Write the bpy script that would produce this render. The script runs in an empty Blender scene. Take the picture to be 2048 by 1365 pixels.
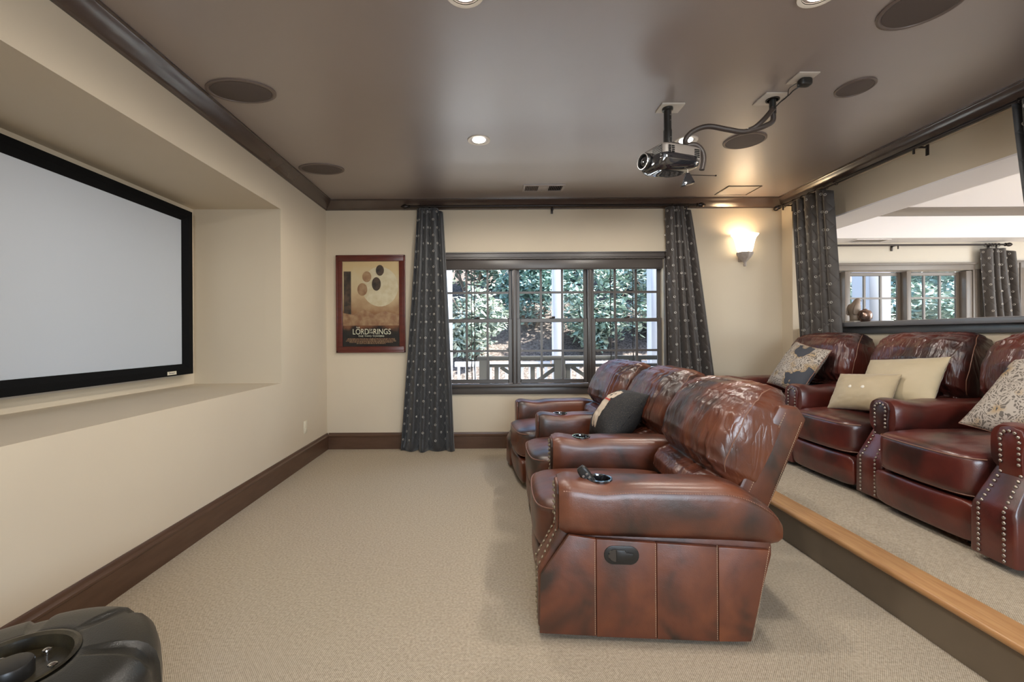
import bpy, bmesh, math, random
from mathutils import Vector, Matrix, noise, Euler
R = math.radians
scene = bpy.context.scene
col = scene.collection

# ------------------------------------------------------------------ camera
F_PX = 890.0
CAM = Vector((0, 0, 1.245))
cd = bpy.data.cameras.new('camera')
cam = bpy.data.objects.new('camera', cd)
col.objects.link(cam)
cd.sensor_width = 36.0
cd.lens = F_PX / 2048 * 36.0
cd.shift_x = 44.0 / 2048
cd.shift_y = -10.5 / 2048
cd.clip_start = 0.02
cd.clip_end = 200
a = 0.006
right, up, back = Vector((math.cos(a), 0, -math.sin(a))), Vector((math.sin(a), 0, math.cos(a))), Vector((0, -1, 0))
m = Matrix((right, up, back)).transposed().to_4x4()
m.translation = CAM
cam.matrix_world = m
scene.camera = cam

# ------------------------------------------------------------------ world, sun, exposure
vs = scene.view_settings
vs.view_transform = 'Standard'
vs.look = 'None'
vs.gamma = 1.0
vs.use_curve_mapping = False
vs.exposure = 0.15
scene.cycles.max_bounces = 8
scene.cycles.diffuse_bounces = 5
scene.cycles.transparent_max_bounces = 12
scene.cycles.caustics_reflective = False
scene.cycles.caustics_refractive = False
scene.cycles.sample_clamp_indirect = 4.0
w = bpy.data.worlds.new('sky')
scene.world = w
w.use_nodes = True
nt = w.node_tree
bg = nt.nodes['Background']
sky = nt.nodes.new('ShaderNodeTexSky')
sky.sky_type = 'NISHITA'
sky.sun_disc = False
sky.sun_elevation = R(52)
sky.sun_rotation = R(100)
nt.links.new(sky.outputs[0], bg.inputs[0])
bg.inputs[1].default_value = 0.85

def lamp(name, kind, loc, energy, color=(1, 1, 1), rot=(0, 0, 0), **kw):
    d = bpy.data.lights.new(name, kind)
    d.energy = energy
    d.color = color
    for k, v in kw.items():
        setattr(d, k, v)
    o = bpy.data.objects.new(name, d)
    o.location = loc
    o.rotation_euler = rot
    col.objects.link(o)
    return o

lamp('sun', 'SUN', (0, 0, 20), 29.0, (1, .96, .90), (R(6), R(40), 0), angle=R(2))
# added area lamp, stands in for daylight from the neighbouring room's unseen end
lamp('side_room_daylight_fill', 'AREA', (8.3, 2.2, 1.5), 150, (.86, .92, 1), (0, R(90), 0), shape='RECTANGLE', size=2.2, size_y=3.6)
lamp('daylight_rear', 'AREA', (1.0, -2.36, 1.5), 95, (.80, .90, 1), (R(90), 0, 0), shape='RECTANGLE', size=2.0, size_y=1.4)
WARM = (1.0, .925, .83)
DOWNLIGHT_W = 52

# ------------------------------------------------------------------ helpers
def link(o, parent=None):
    col.objects.link(o)
    if parent is not None:
        o.parent = parent
    return o

class MB:
    def __init__(s):
        s.v, s.f, s.uv = [], [], None
    def add(s, verts, faces):
        n = len(s.v)
        s.v += [tuple(p) for p in verts]
        s.f += [tuple(i + n for i in q) for q in faces]
        return s
    def box(s, lo, hi):
        x0, y0, z0 = lo; x1, y1, z1 = hi
        return s.add([(x0, y0, z0), (x1, y0, z0), (x1, y1, z0), (x0, y1, z0), (x0, y0, z1), (x1, y0, z1), (x1, y1, z1), (x0, y1, z1)],
                     [(0, 3, 2, 1), (4, 5, 6, 7), (0, 1, 5, 4), (1, 2, 6, 5), (2, 3, 7, 6), (3, 0, 4, 7)])
    def obox(s, c, ax, ay, az):                       # box from centre and three half-axis vectors
        c, ax, ay, az = Vector(c), Vector(ax), Vector(ay), Vector(az)
        vs_ = [c + sx * ax + sy * ay + sz * az for sz in (-1, 1) for sx, sy in ((-1, -1), (1, -1), (1, 1), (-1, 1))]
        return s.add(vs_, [(0, 3, 2, 1), (4, 5, 6, 7), (0, 1, 5, 4), (1, 2, 6, 5), (2, 3, 7, 6), (3, 0, 4, 7)])
    def bar(s, p, q, w, h=None, up=(0, 0, 1)):
        p, q = Vector(p), Vector(q)
        d = (q - p); L = d.length; d.normalize()
        u = Vector(up)
        if abs(d.dot(u)) > .99: u = Vector((1, 0, 0))
        sd = d.cross(u).normalized(); u = sd.cross(d)
        return s.obox((p + q) / 2, d * L / 2, sd * w / 2, u * (h or w) / 2)
    def grid(s, rows, closed_u=False, closed_v=False, cap0=False, cap1=False):
        nr, nc = len(rows), len(rows[0])
        base = len(s.v)
        for r in rows: s.v += [tuple(p) for p in r]
        idx = lambda i, j: base + (i % nr) * nc + (j % nc)
        for i in range(nr if closed_v else nr - 1):
            for j in range(nc if closed_u else nc - 1):
                s.f.append((idx(i, j), idx(i, j + 1), idx(i + 1, j + 1), idx(i + 1, j)))
        if cap0: s.f.append(tuple(idx(0, j) for j in reversed(range(nc))))
        if cap1: s.f.append(tuple(idx(nr - 1, j) for j in range(nc)))
        return s
    def tube(s, pts, r, n=8, caps=True):
        pts = [Vector(p) for p in pts]
        rows = []
        prev = None
        for i, p in enumerate(pts):
            t = (pts[min(i + 1, len(pts) - 1)] - pts[max(i - 1, 0)]).normalized()
            u = prev if prev is not None else (Vector((0, 0, 1)) if abs(t.z) < .9 else Vector((1, 0, 0)))
            sd = t.cross(u).normalized(); u = sd.cross(t).normalized(); prev = u
            rr = r[i] if isinstance(r, (list, tuple)) else r
            rows.append([p + (sd * math.cos(k * 2 * math.pi / n) + u * math.sin(k * 2 * math.pi / n)) * rr for k in range(n)])
        return s.grid(rows, closed_u=True, cap0=caps, cap1=caps)
    def lathe(s, prof, c=(0, 0, 0), n=24, axis='z', caps=True):
        rows = []
        for r, z in prof:
            row = []
            for k in range(n):
                t = 2 * math.pi * k / n
                p = (r * math.cos(t), r * math.sin(t), z)
                if axis == 'x': p = (z, r * math.cos(t), r * math.sin(t))
                if axis == 'y': p = (r * math.sin(t), z, r * math.cos(t))
                row.append((p[0] + c[0], p[1] + c[1], p[2] + c[2]))
            rows.append(row)
        return s.grid(rows, closed_u=True, cap0=caps, cap1=caps)
    def torus(s, c, R_, r, n=16, k=6, xf=None):
        rows = []
        for i in range(n):
            t = 2 * math.pi * i / n
            row = []
            for j in range(k):
                q = 2 * math.pi * j / k
                p = Vector(((R_ + r * math.cos(q)) * math.cos(t), (R_ + r * math.cos(q)) * math.sin(t), r * math.sin(q)))
                row.append((xf @ p if xf else p) + Vector(c))
            rows.append(row)
        return s.grid(rows, closed_u=True, closed_v=True)
    def prism(s, poly, axis_vec, o=(0, 0, 0), ex=(1, 0, 0), ez=(0, 0, 1)):   # polygon (a,b) in plane ex,ez, extruded
        o, ex, ez, av = Vector(o), Vector(ex), Vector(ez), Vector(axis_vec)
        A = [o + ex * p[0] + ez * p[1] for p in poly]
        B = [p + av for p in A]
        n = len(poly)
        return s.add(A + B, [tuple(reversed(range(n))), tuple(range(n, 2 * n))] + [(i, (i + 1) % n, n + (i + 1) % n, n + i) for i in range(n)])
    def mesh(s, name, mat, smooth=False, bevel=0, seg=2, fix=True):
        me = bpy.data.meshes.new(name)
        me.from_pydata(s.v, [], s.f)
        if fix or bevel:
            bm = bmesh.new(); bm.from_mesh(me)
            bmesh.ops.recalc_face_normals(bm, faces=bm.faces)
            if bevel:
                es = [e for e in bm.edges if len(e.link_faces) == 2 and e.calc_face_angle(0) > .5]
                bmesh.ops.bevel(bm, geom=es, offset=bevel, segments=seg, profile=.5, affect='EDGES', clamp_overlap=True)
            bm.to_mesh(me); bm.free()
        if mat is not None: me.materials.append(mat)
        if smooth:
            me.shade_smooth()
            if smooth != 'full':
                me.set_sharp_from_angle(angle=R(smooth if smooth is not True else 40))
        return me
    def build(s, name, mat, parent=None, smooth=False, bevel=0, seg=2):
        if bevel and not smooth: smooth = True
        return link(bpy.data.objects.new(name, s.mesh(name, mat, smooth, bevel, seg)), parent)

def tag(o, label=None, cat=None, group=None, kind=None):
    if label: o['label'] = label
    if cat: o['category'] = cat
    if group: o['group'] = group
    if kind: o['kind'] = kind
    return o
def thing(name, label, cat, loc=(0, 0, 0), rotz=0, group=None, kind=None):
    o = bpy.data.objects.new(name, None)
    col.objects.link(o)
    o.location = loc; o.rotation_euler = (0, 0, rotz)
    return tag(o, label, cat, group, kind)
def struct(mb, name, mat, label=None, **kw):
    return tag(mb.build(name, mat, **kw), label, None, None, 'structure')
def sgnpow(v, e): return math.copysign(abs(v) ** e, v)
def lerp_tab(tab, x):
    if x <= tab[0][0]: return tab[0][1:]
    for p, q in zip(tab, tab[1:]):
        if x <= q[0]:
            t = (x - p[0]) / (q[0] - p[0]); t = t * t * (3 - 2 * t) * .6 + t * .4
            return tuple(u + (v - u) * t for u, v in zip(p[1:], q[1:]))
    return tab[-1][1:]
def softbox(h, k=6, n=14, fn=None):
    """rounded box with half sizes h; k sets how square it is; fn(p, unit) may move each point"""
    mb = MB()
    for ax in range(3):
        for sg in (-1, 1):
            rows = []
            for i in range(n + 1):
                row = []
                for j in range(n + 1):
                    q = [0, 0, 0]
                    q[ax] = sg
                    q[(ax + 1) % 3] = math.tan((2 * i / n - 1) * math.pi / 4)
                    q[(ax + 2) % 3] = math.tan((2 * j / n - 1) * math.pi / 4)
                    L = sum(abs(c) ** k for c in q) ** (1 / k)
                    q = [c / L for c in q]
                    p = Vector((q[0] * h[0], q[1] * h[1], q[2] * h[2]))
                    if fn: p = fn(p, q)
                    row.append(p)
                rows.append(row)
            mb.grid(rows)
    return mb
def weld(o, d=1e-4):
    bm = bmesh.new(); bm.from_mesh(o.data)
    bmesh.ops.remove_doubles(bm, verts=bm.verts, dist=d)
    bmesh.ops.recalc_face_normals(bm, faces=bm.faces)
    bm.to_mesh(o.data); bm.free()
    o.data.shade_smooth()
    return o

# ------------------------------------------------------------------ materials
def mat(name, color, rough=.5, metal=0, color2=None, nscale=4, ndetail=4, lo=.35, hi=.65, bump=0, bscale=80, bdist=.002, spec=.5, coat=0, kind='noise', stretch=None, sheen=0, obj=True):
    M = bpy.data.materials.new(name); M.use_nodes = True
    t = M.node_tree; N = t.nodes; L = t.links
    b = N['Principled BSDF']
    b.inputs['Base Color'].default_value = (*color, 1)
    b.inputs['Roughness'].default_value = rough
    b.inputs['Metallic'].default_value = metal
    b.inputs['Specular IOR Level'].default_value = spec
    b.inputs['Coat Weight'].default_value = coat
    b.inputs['Sheen Weight'].default_value = sheen
    tc = N.new('ShaderNodeTexCoord')
    vec = tc.outputs['Object']
    if stretch:
        mp = N.new('ShaderNodeMapping'); mp.inputs['Scale'].default_value = stretch
        L.new(vec, mp.inputs[0]); vec = mp.outputs[0]
    if color2:
        nz = N.new('ShaderNodeTexNoise'); nz.inputs['Scale'].default_value = nscale; nz.inputs['Detail'].default_value = ndetail
        L.new(vec, nz.inputs['Vector'])
        rp = N.new('ShaderNodeValToRGB')
        rp.color_ramp.elements[0].position = lo; rp.color_ramp.elements[0].color = (*color, 1)
        rp.color_ramp.elements[1].position = hi; rp.color_ramp.elements[1].color = (*color2, 1)
        L.new(nz.outputs[0], rp.inputs[0]); L.new(rp.outputs[0], b.inputs['Base Color'])
    if bump:
        if kind == 'voronoi':
            bn = N.new('ShaderNodeTexVoronoi'); out = bn.outputs['Distance']
        else:
            bn = N.new('ShaderNodeTexNoise'); bn.inputs['Detail'].default_value = 3; out = bn.outputs[0]
        bn.inputs['Scale'].default_value = bscale
        L.new(vec, bn.inputs['Vector'])
        bp = N.new('ShaderNodeBump'); bp.inputs['Strength'].default_value = bump; bp.inputs['Distance'].default_value = bdist
        L.new(out, bp.inputs['Height']); L.new(bp.outputs[0], b.inputs['Normal'])
    return M

def leather(name, c1, c2, c3, rough=.34, wrinkle=0):
    """two-tone rubbed leather: mottled dye, fine grain and soft creases"""
    M = bpy.data.materials.new(name); M.use_nodes = True
    t = M.node_tree; N = t.nodes; L = t.links; b = N['Principled BSDF']
    tc = N.new('ShaderNodeTexCoord'); oi = N.new('ShaderNodeObjectInfo')
    ad = N.new('ShaderNodeVectorMath'); ad.operation = 'ADD'
    ml = N.new('ShaderNodeVectorMath'); ml.operation = 'SCALE'; ml.inputs['Scale'].default_value = 7
    cb = N.new('ShaderNodeCombineXYZ')
    for i in range(3): L.new(oi.outputs['Random'], cb.inputs[i])
    L.new(cb.outputs[0], ml.inputs[0]); L.new(tc.outputs['Object'], ad.inputs[0]); L.new(ml.outputs[0], ad.inputs[1])
    n1 = N.new('ShaderNodeTexNoise'); n1.inputs['Scale'].default_value = 4.2; n1.inputs['Detail'].default_value = 3; n1.inputs['Distortion'].default_value = .4
    L.new(ad.outputs[0], n1.inputs['Vector'])
    r1 = N.new('ShaderNodeValToRGB')
    e = r1.color_ramp.elements
    e[0].position = .36; e[0].color = (*c1, 1); e[1].position = .68; e[1].color = (*c3, 1)
    k = e.new(.5); k.color = (*c2, 1)
    L.new(n1.outputs[0], r1.inputs[0]); L.new(r1.outputs[0], b.inputs['Base Color'])
    n2 = N.new('ShaderNodeTexNoise'); n2.inputs['Scale'].default_value = 14; n2.inputs['Detail'].default_value = 2
    L.new(ad.outputs[0], n2.inputs['Vector'])
    vo = N.new('ShaderNodeTexVoronoi'); vo.inputs['Scale'].default_value = 260
    L.new(tc.outputs['Object'], vo.inputs['Vector'])
    b1 = N.new('ShaderNodeBump'); b1.inputs['Strength'].default_value = .35; b1.inputs['Distance'].default_value = .006
    b2 = N.new('ShaderNodeBump'); b2.inputs['Strength'].default_value = .25; b2.inputs['Distance'].default_value = .0008
    L.new(n2.outputs[0], b1.inputs['Height']); L.new(vo.outputs['Distance'], b2.inputs['Height'])
    L.new(b1.outputs[0], b2.inputs['Normal']); L.new(b2.outputs[0], b.inputs['Normal'])
    if wrinkle:                                   # creases running down the gathered cushion
        mp = N.new('ShaderNodeMapping'); mp.inputs['Scale'].default_value = (.5, 1, .14)
        L.new(ad.outputs[0], mp.inputs[0])
        n4 = N.new('ShaderNodeTexNoise'); n4.inputs['Scale'].default_value = 26; n4.inputs['Detail'].default_value = 2.5; n4.inputs['Distortion'].default_value = .9
        L.new(mp.outputs[0], n4.inputs['Vector'])
        sb = N.new('ShaderNodeMath'); sb.operation = 'SUBTRACT'; sb.inputs[1].default_value = .5; L.new(n4.outputs[0], sb.inputs[0])
        ab = N.new('ShaderNodeMath'); ab.operation = 'ABSOLUTE'; L.new(sb.outputs[0], ab.inputs[0])
        pw = N.new('ShaderNodeMath'); pw.operation = 'POWER'; pw.inputs[1].default_value = .6; L.new(ab.outputs[0], pw.inputs[0])
        b3 = N.new('ShaderNodeBump'); b3.inputs['Strength'].default_value = wrinkle; b3.inputs['Distance'].default_value = .02
        L.new(pw.outputs[0], b3.inputs['Height']); L.new(b3.outputs[0], b1.inputs['Normal'])
    b.inputs['Roughness'].default_value = rough
    b.inputs['Specular IOR Level'].default_value = .75
    b.inputs['Coat Weight'].default_value = .12; b.inputs['Coat Roughness'].default_value = .25
    return M

M_WALL = mat('wall_paint', (.60, .52, .40), .7, color2=(.58, .50, .385), nscale=1.5, bump=.08, bscale=120, bdist=.001)
M_WALL2 = mat('side_room_paint', (.62, .58, .51), .7)
M_CEIL = mat('ceiling_paint', (.235, .190, .175), .42, color2=(.26, .212, .195), nscale=1.2, bump=.12, bscale=3, bdist=.01, spec=1.0, coat=1.0)
M_CEIL.node_tree.nodes['Principled BSDF'].inputs['Coat Roughness'].default_value = .38
M_CEIL.node_tree.nodes['Principled BSDF'].inputs['Coat IOR'].default_value = 2.0
M_WHITE = mat('white_ceiling_paint', (.80, .78, .80), .7)
M_TRIM = mat('brown_trim_paint', (.060, .038, .030), .22, spec=.9, color2=(.068, .045, .036), nscale=6, bump=.05, bscale=25)
M_BASE = mat('brown_baseboard_paint', (.075, .038, .022), .34, color2=(.095, .05, .03), nscale=5, stretch=(1, 1, 6), bump=.06, bscale=30)
M_WIN = mat('window_frame_paint', (.070, .060, .056), .34)
M_CAP = mat('half_wall_cap_paint', (.13, .13, .14), .28, spec=.8)
M_WIN2 = mat('side_window_paint', (.17, .145, .125), .4)
M_RISER = mat('riser_paint', (.17, .13, .088), .42, color2=(.205, .16, .11), nscale=3, bump=.05, bscale=40)
M_BLACK = mat('black_velvet', (.0035, .0035, .004), .85, spec=.15)
M_SCREEN = mat('screen_cloth', (.46, .50, .56), .6)
M_METAL = mat('dark_bronze_metal', (.035, .028, .026), .35, .8)
M_BLKPL = mat('black_plastic', (.016, .015, .014), .38)
M_GLOSS = mat('gloss_black_plastic', (.012, .012, .015), .06, spec=.9, coat=1)
M_PROJ = mat('projector_grey_plastic', (.17, .15, .135), .45)
M_CHROME = mat('chrome', (.7, .7, .72), .12, 1)
M_NAIL = mat('nickel_nailhead', (.40, .34, .29), .3, .9)
M_BRASS = mat('aged_nailhead', (.42, .36, .27), .32, .9)
M_PLASTER = mat('pale_plate', (.55, .50, .44), .5)
M_OUTLET = mat('ivory_plastic', (.72, .66, .52), .4)
M_MAHOG = mat('mahogany_frame', (.105, .020, .013), .3, color2=(.075, .014, .010), nscale=6, stretch=(1, 1, 4))
M_BEIGE = mat('beige_satin', (.44, .345, .215), .55, color2=(.41, .32, .195), nscale=5, bump=.15, bscale=30, bdist=.004, sheen=.3)
M_BEIGE2 = mat('light_beige_satin', (.50, .405, .265), .55, color2=(.47, .38, .24), nscale=5, bump=.15, bscale=30, bdist=.004, sheen=.3)
M_BUTTON = mat('ivory_button', (.72, .66, .56), .4)
M_BLKFAB = mat('black_woven_fabric', (.018, .017, .018), .85, color2=(.06, .052, .040), nscale=160, ndetail=2, lo=.52, hi=.75, bump=.3, bscale=300)
M_CREAM = mat('cream_thread', (.55, .46, .36), .85, bump=.2, bscale=200)
M_REDT = mat('red_thread', (.42, .07, .05), .8)
M_THREAD = mat('tan_stitching', (.50, .36, .24), .7)
M_PIPE = mat('leather_piping', (.21, .10, .065), .4)
M_DKLEA = leather('front_row_leather', (.030, .013, .008), (.098, .027, .012), (.155, .044, .017), .38)
M_BGLEA = leather('back_row_leather', (.035, .013, .011), (.085, .017, .013), (.13, .026, .016), .30)
M_SIDE = leather('side_panel_leather', (.028, .013, .007), (.115, .030, .012), (.185, .052, .018), .46)
M_DKCUSH = leather('front_row_cushion_leather', (.034, .014, .009), (.092, .025, .013), (.140, .040, .017), .31, .28)
M_BGCUSH = leather('back_row_cushion_leather', (.032, .013, .011), (.075, .017, .013), (.115, .025, .016), .29, .30)
M_STONE = mat('carved_soapstone', (.34, .25, .18), .5, color2=(.22, .16, .12), nscale=9)
M_COPPER = mat('burnished_metal', (.30, .20, .16), .22, .9)
M_SHUTTER = mat('grey_door_paint', (.30, .29, .30), .45)
M_GREYMET = mat('grey_vent_paint', (.13, .10, .085), .5)
M_GRILLE = mat('speaker_cloth', (.10, .078, .070), .65, bump=.3, bscale=400)
M_SPKRING = mat('speaker_ring_paint', (.15, .115, .10), .4)
M_TWHITE = mat('white_porch_paint', (.42, .42, .47), .6)
M_DECK = mat('dark_deck_rail', (.045, .040, .036), .6)
M_ALU = mat('brushed_bracket', (.35, .32, .30), .35, .8)
M_OAK = mat('oak_board', (.42, .21, .085), .34, color2=(.52, .29, .125), nscale=7, ndetail=8, stretch=(9, .7, 9), bump=.06, bscale=50)

def carpet():
    M = bpy.data.materials.new('loop_carpet'); M.use_nodes = True
    t = M.node_tree; N = t.nodes; L = t.links; b = N['Principled BSDF']
    tc = N.new('ShaderNodeTexCoord')
    sx = N.new('ShaderNodeSeparateXYZ'); L.new(tc.outputs['Object'], sx.inputs[0])
    def wave(out, f):
        mu = N.new('ShaderNodeMath'); mu.operation = 'MULTIPLY'; mu.inputs[1].default_value = f; L.new(out, mu.inputs[0])
        si = N.new('ShaderNodeMath'); si.operation = 'SINE'; L.new(mu.outputs[0], si.inputs[0]); return si.outputs[0]
    nz = N.new('ShaderNodeTexNoise'); nz.inputs['Scale'].default_value = 90; nz.inputs['Detail'].default_value = 2
    L.new(tc.outputs['Object'], nz.inputs['Vector'])
    wa, wb = wave(sx.outputs[1], 2 * math.pi / .009), wave(sx.outputs[0], 2 * math.pi / .0075)
    mm = N.new('ShaderNodeMath'); mm.operation = 'MULTIPLY'; L.new(wa, mm.inputs[0]); L.new(wb, mm.inputs[1])
    s2 = N.new('ShaderNodeMath'); s2.operation = 'MULTIPLY_ADD'; s2.inputs[1].default_value = .27; s2.inputs[2].default_value = .5; L.new(mm.outputs[0], s2.inputs[0])
    ad = N.new('ShaderNodeMath'); ad.operation = 'ADD'; L.new(s2.outputs[0], ad.inputs[0])
    nm = N.new('ShaderNodeMath'); nm.operation = 'MULTIPLY_ADD'; nm.inputs[1].default_value = .6; nm.inputs[2].default_value = -.3; L.new(nz.outputs[0], nm.inputs[0]); L.new(nm.outputs[0], ad.inputs[1])
    rp = N.new('ShaderNodeValToRGB')
    rp.color_ramp.elements[0].position = .25; rp.color_ramp.elements[0].color = (.26, .21, .15, 1)
    rp.color_ramp.elements[1].position = .72; rp.color_ramp.elements[1].color = (.57, .49, .38, 1)
    L.new(ad.outputs[0], rp.inputs[0]); L.new(rp.outputs[0], b.inputs['Base Color'])
    bp = N.new('ShaderNodeBump'); bp.inputs['Strength'].default_value = .5; bp.inputs['Distance'].default_value = .004
    L.new(ad.outputs[0], bp.inputs['Height']); L.new(bp.outputs[0], b.inputs['Normal'])
    b.inputs['Roughness'].default_value = .95; b.inputs['Specular IOR Level'].default_value = .1
    return M
M_CARPET = carpet()

def glass():
    M = bpy.data.materials.new('window_glass'); M.use_nodes = True
    t = M.node_tree; N = t.nodes; L = t.links
    N.remove(N['Principled BSDF'])
    tr = N.new('ShaderNodeBsdfTransparent'); gl = N.new('ShaderNodeBsdfGlossy'); gl.inputs['Roughness'].default_value = .02
    tr.inputs[0].default_value = (.95, .98, .97, 1)
    fr = N.new('ShaderNodeFresnel'); fr.inputs[0].default_value = 1.08
    mx = N.new('ShaderNodeMixShader')
    L.new(fr.outputs[0], mx.inputs[0]); L.new(tr.outputs[0], mx.inputs[1]); L.new(gl.outputs[0], mx.inputs[2])
    L.new(mx.outputs[0], N['Material Output'].inputs[0])
    return M
M_GLASS = glass()

def emit(name, color, strength):
    M = bpy.data.materials.new(name); M.use_nodes = True
    b = M.node_tree.nodes['Principled BSDF']
    b.inputs['Base Color'].default_value = (*color, 1)
    b.inputs['Emission Color'].default_value = (*color, 1)
    b.inputs['Emission Strength'].default_value = strength
    return M
M_BULB = emit('lamp_glow', (1, .93, .82), 14)
M_SHADE = emit('lit_alabaster', (1, .86, .64), 3.2)

def curtain_mat(name, c):
    M = bpy.data.materials.new(name); M.use_nodes = True
    t = M.node_tree; N = t.nodes; L = t.links; b = N['Principled BSDF']
    b.inputs['Base Color'].default_value = (*c, 1); b.inputs['Roughness'].default_value = .5; b.inputs['Sheen Weight'].default_value = .25
    uv = N.new('ShaderNodeUVMap'); sx = N.new('ShaderNodeSeparateXYZ'); L.new(uv.outputs[0], sx.inputs[0])
    def mth(op, a_, b_):
        n = N.new('ShaderNodeMath'); n.operation = op
        for i, q in enumerate((a_, b_)):
            if isinstance(q, (int, float)): n.inputs[i].default_value = q
            else: L.new(q, n.inputs[i])
        return n.outputs[0]
    u, v = mth('DIVIDE', sx.outputs[0], .13), mth('DIVIDE', sx.outputs[1], .17)
    p, q = mth('PINGPONG', mth('ADD', u, v), .5), mth('PINGPONG', mth('SUBTRACT', u, v), .5)
    h = mth('POWER', mth('MINIMUM', p, q), .45)
    bp = N.new('ShaderNodeBump'); bp.inputs['Strength'].default_value = .6; bp.inputs['Distance'].default_value = .010
    L.new(h, bp.inputs['Height']); L.new(bp.outputs[0], b.inputs['Normal'])
    return M
M_CURT = curtain_mat('charcoal_quilted_cloth', (.030, .031, .034))
M_CURT2 = curtain_mat('brown_black_quilted_cloth', (.044, .036, .032))
M_DOT = mat('silver_ring', (.42, .40, .37), .4, .3)

def paisley():
    M = bpy.data.materials.new('paisley_weave'); M.use_nodes = True
    t = M.node_tree; N = t.nodes; L = t.links; b = N['Principled BSDF']
    tc = N.new('ShaderNodeTexCoord')
    nz = N.new('ShaderNodeTexNoise'); nz.inputs['Scale'].default_value = 9; nz.inputs['Detail'].default_value = 2
    L.new(tc.outputs['Object'], nz.inputs['Vector'])
    mp = N.new('ShaderNodeMixRGB'); mp.blend_type = 'LINEAR_LIGHT'; mp.inputs[0].default_value = .05
    L.new(tc.outputs['Object'], mp.inputs[1]); L.new(nz.outputs['Color'], mp.inputs[2])
    vo = N.new('ShaderNodeTexVoronoi'); vo.inputs['Scale'].default_value = 11
    L.new(mp.outputs[0], vo.inputs['Vector'])
    mu = N.new('ShaderNodeMath'); mu.operation = 'MULTIPLY'; mu.inputs[1].default_value = 46; L.new(vo.outputs['Distance'], mu.inputs[0])
    si = N.new('ShaderNodeMath'); si.operation = 'SINE'; L.new(mu.outputs[0], si.inputs[0])
    v2 = N.new('ShaderNodeTexVoronoi'); v2.inputs['Scale'].default_value = 48; v2.feature = 'DISTANCE_TO_EDGE'; L.new(mp.outputs[0], v2.inputs['Vector'])
    lt = N.new('ShaderNodeMath'); lt.operation = 'LESS_THAN'; lt.inputs[1].default_value = .09; L.new(v2.outputs['Distance'], lt.inputs[0])
    gt = N.new('ShaderNodeMath'); gt.operation = 'GREATER_THAN'; gt.inputs[1].default_value = .15; L.new(si.outputs[0], gt.inputs[0])
    mxm = N.new('ShaderNodeMath'); mxm.operation = 'MAXIMUM'; L.new(lt.outputs[0], mxm.inputs[0]); L.new(gt.outputs[0], mxm.inputs[1])
    n3 = N.new('ShaderNodeTexNoise'); n3.inputs['Scale'].default_value = 6.5; n3.inputs['Detail'].default_value = 1.5; L.new(tc.outputs['Object'], n3.inputs['Vector'])
    g3 = N.new('ShaderNodeMath'); g3.operation = 'LESS_THAN'; g3.inputs[1].default_value = .60; L.new(n3.outputs[0], g3.inputs[0])
    pr = N.new('ShaderNodeMath'); pr.operation = 'MULTIPLY'; L.new(mxm.outputs[0], pr.inputs[0]); L.new(g3.outputs[0], pr.inputs[1])
    n4 = N.new('ShaderNodeTexNoise'); n4.inputs['Scale'].default_value = 7; L.new(tc.outputs['Object'], n4.inputs['Vector'])
    rp = N.new('ShaderNodeValToRGB'); rp.color_ramp.elements[0].position = .48; rp.color_ramp.elements[0].color = (.46, .40, .34, 1)
    rp.color_ramp.elements[1].position = .62; rp.color_ramp.elements[1].color = (.40, .27, .13, 1); L.new(n4.outputs[0], rp.inputs[0])
    dk = N.new('ShaderNodeMixRGB'); dk.inputs[1].default_value = (.15, .125, .105, 1); dk.inputs[2].default_value = (.055, .058, .07, 1)
    gg = N.new('ShaderNodeMath'); gg.operation = 'GREATER_THAN'; gg.inputs[1].default_value = .59; L.new(n3.outputs[0], gg.inputs[0]); L.new(gg.outputs[0], dk.inputs[0])
    mx = N.new('ShaderNodeMixRGB'); L.new(pr.outputs[0], mx.inputs[0]); L.new(dk.outputs[0], mx.inputs[1]); L.new(rp.outputs[0], mx.inputs[2])
    L.new(mx.outputs[0], b.inputs['Base Color']); b.inputs['Roughness'].default_value = .8
    return M
M_PAIS = paisley()

# ------------------------------------------------------------------ room shell
XL, XR, YB, YF, H = -1.81, 3.24, 4.93, -2.2, 2.74
T = .15
PZ = .205                                       # height of the carpeted platform
struct(MB().box((XL - .1, YF, -.12), (XR + .5, YB, 0)), 'floor', M_CARPET, 'beige loop pile carpet of the lower floor')
struct(MB().box((XL - .1, YF - .1, H), (3.70, YB + .15, H + .25)), 'ceiling', M_CEIL, 'dark taupe satin ceiling')
# left wall with the deep screen recess
NY0, NY1, NZ0, NZ1, NX = 1.25, 3.857, .845, 2.355, -2.566
mb = MB()
mb.box((XL - T, YF, 0), (XL, NY0, H)); mb.box((XL - T, NY1, 0), (XL, YB, H))
mb.box((XL - T, NY0, 0), (XL, NY1, NZ0)); mb.box((XL - T, NY0, NZ1), (XL, NY1, H))
struct(mb, 'wall_left', M_WALL, 'cream wall with a deep recess for the screen')
rc = MB()
rc.box((NX - .1, NY0 - .1, NZ0 - .1), (NX, NY1 + .1, NZ1 + .1))
rc.box((NX, NY0 - .1, NZ0 - .1), (XL - T + .001, NY1 + .1, NZ0)); rc.box((NX, NY0 - .1, NZ1), (XL - T + .001, NY1 + .1, NZ1 + .1))
rc.box((NX, NY0 - .1, NZ0), (XL - T + .001, NY0, NZ1)); rc.box((NX, NY1, NZ0), (XL - T + .001, NY1 + .1, NZ1))
struct(rc, 'wall_recess', M_WALL, 'sides and back of the recess behind the projection screen')
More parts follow.
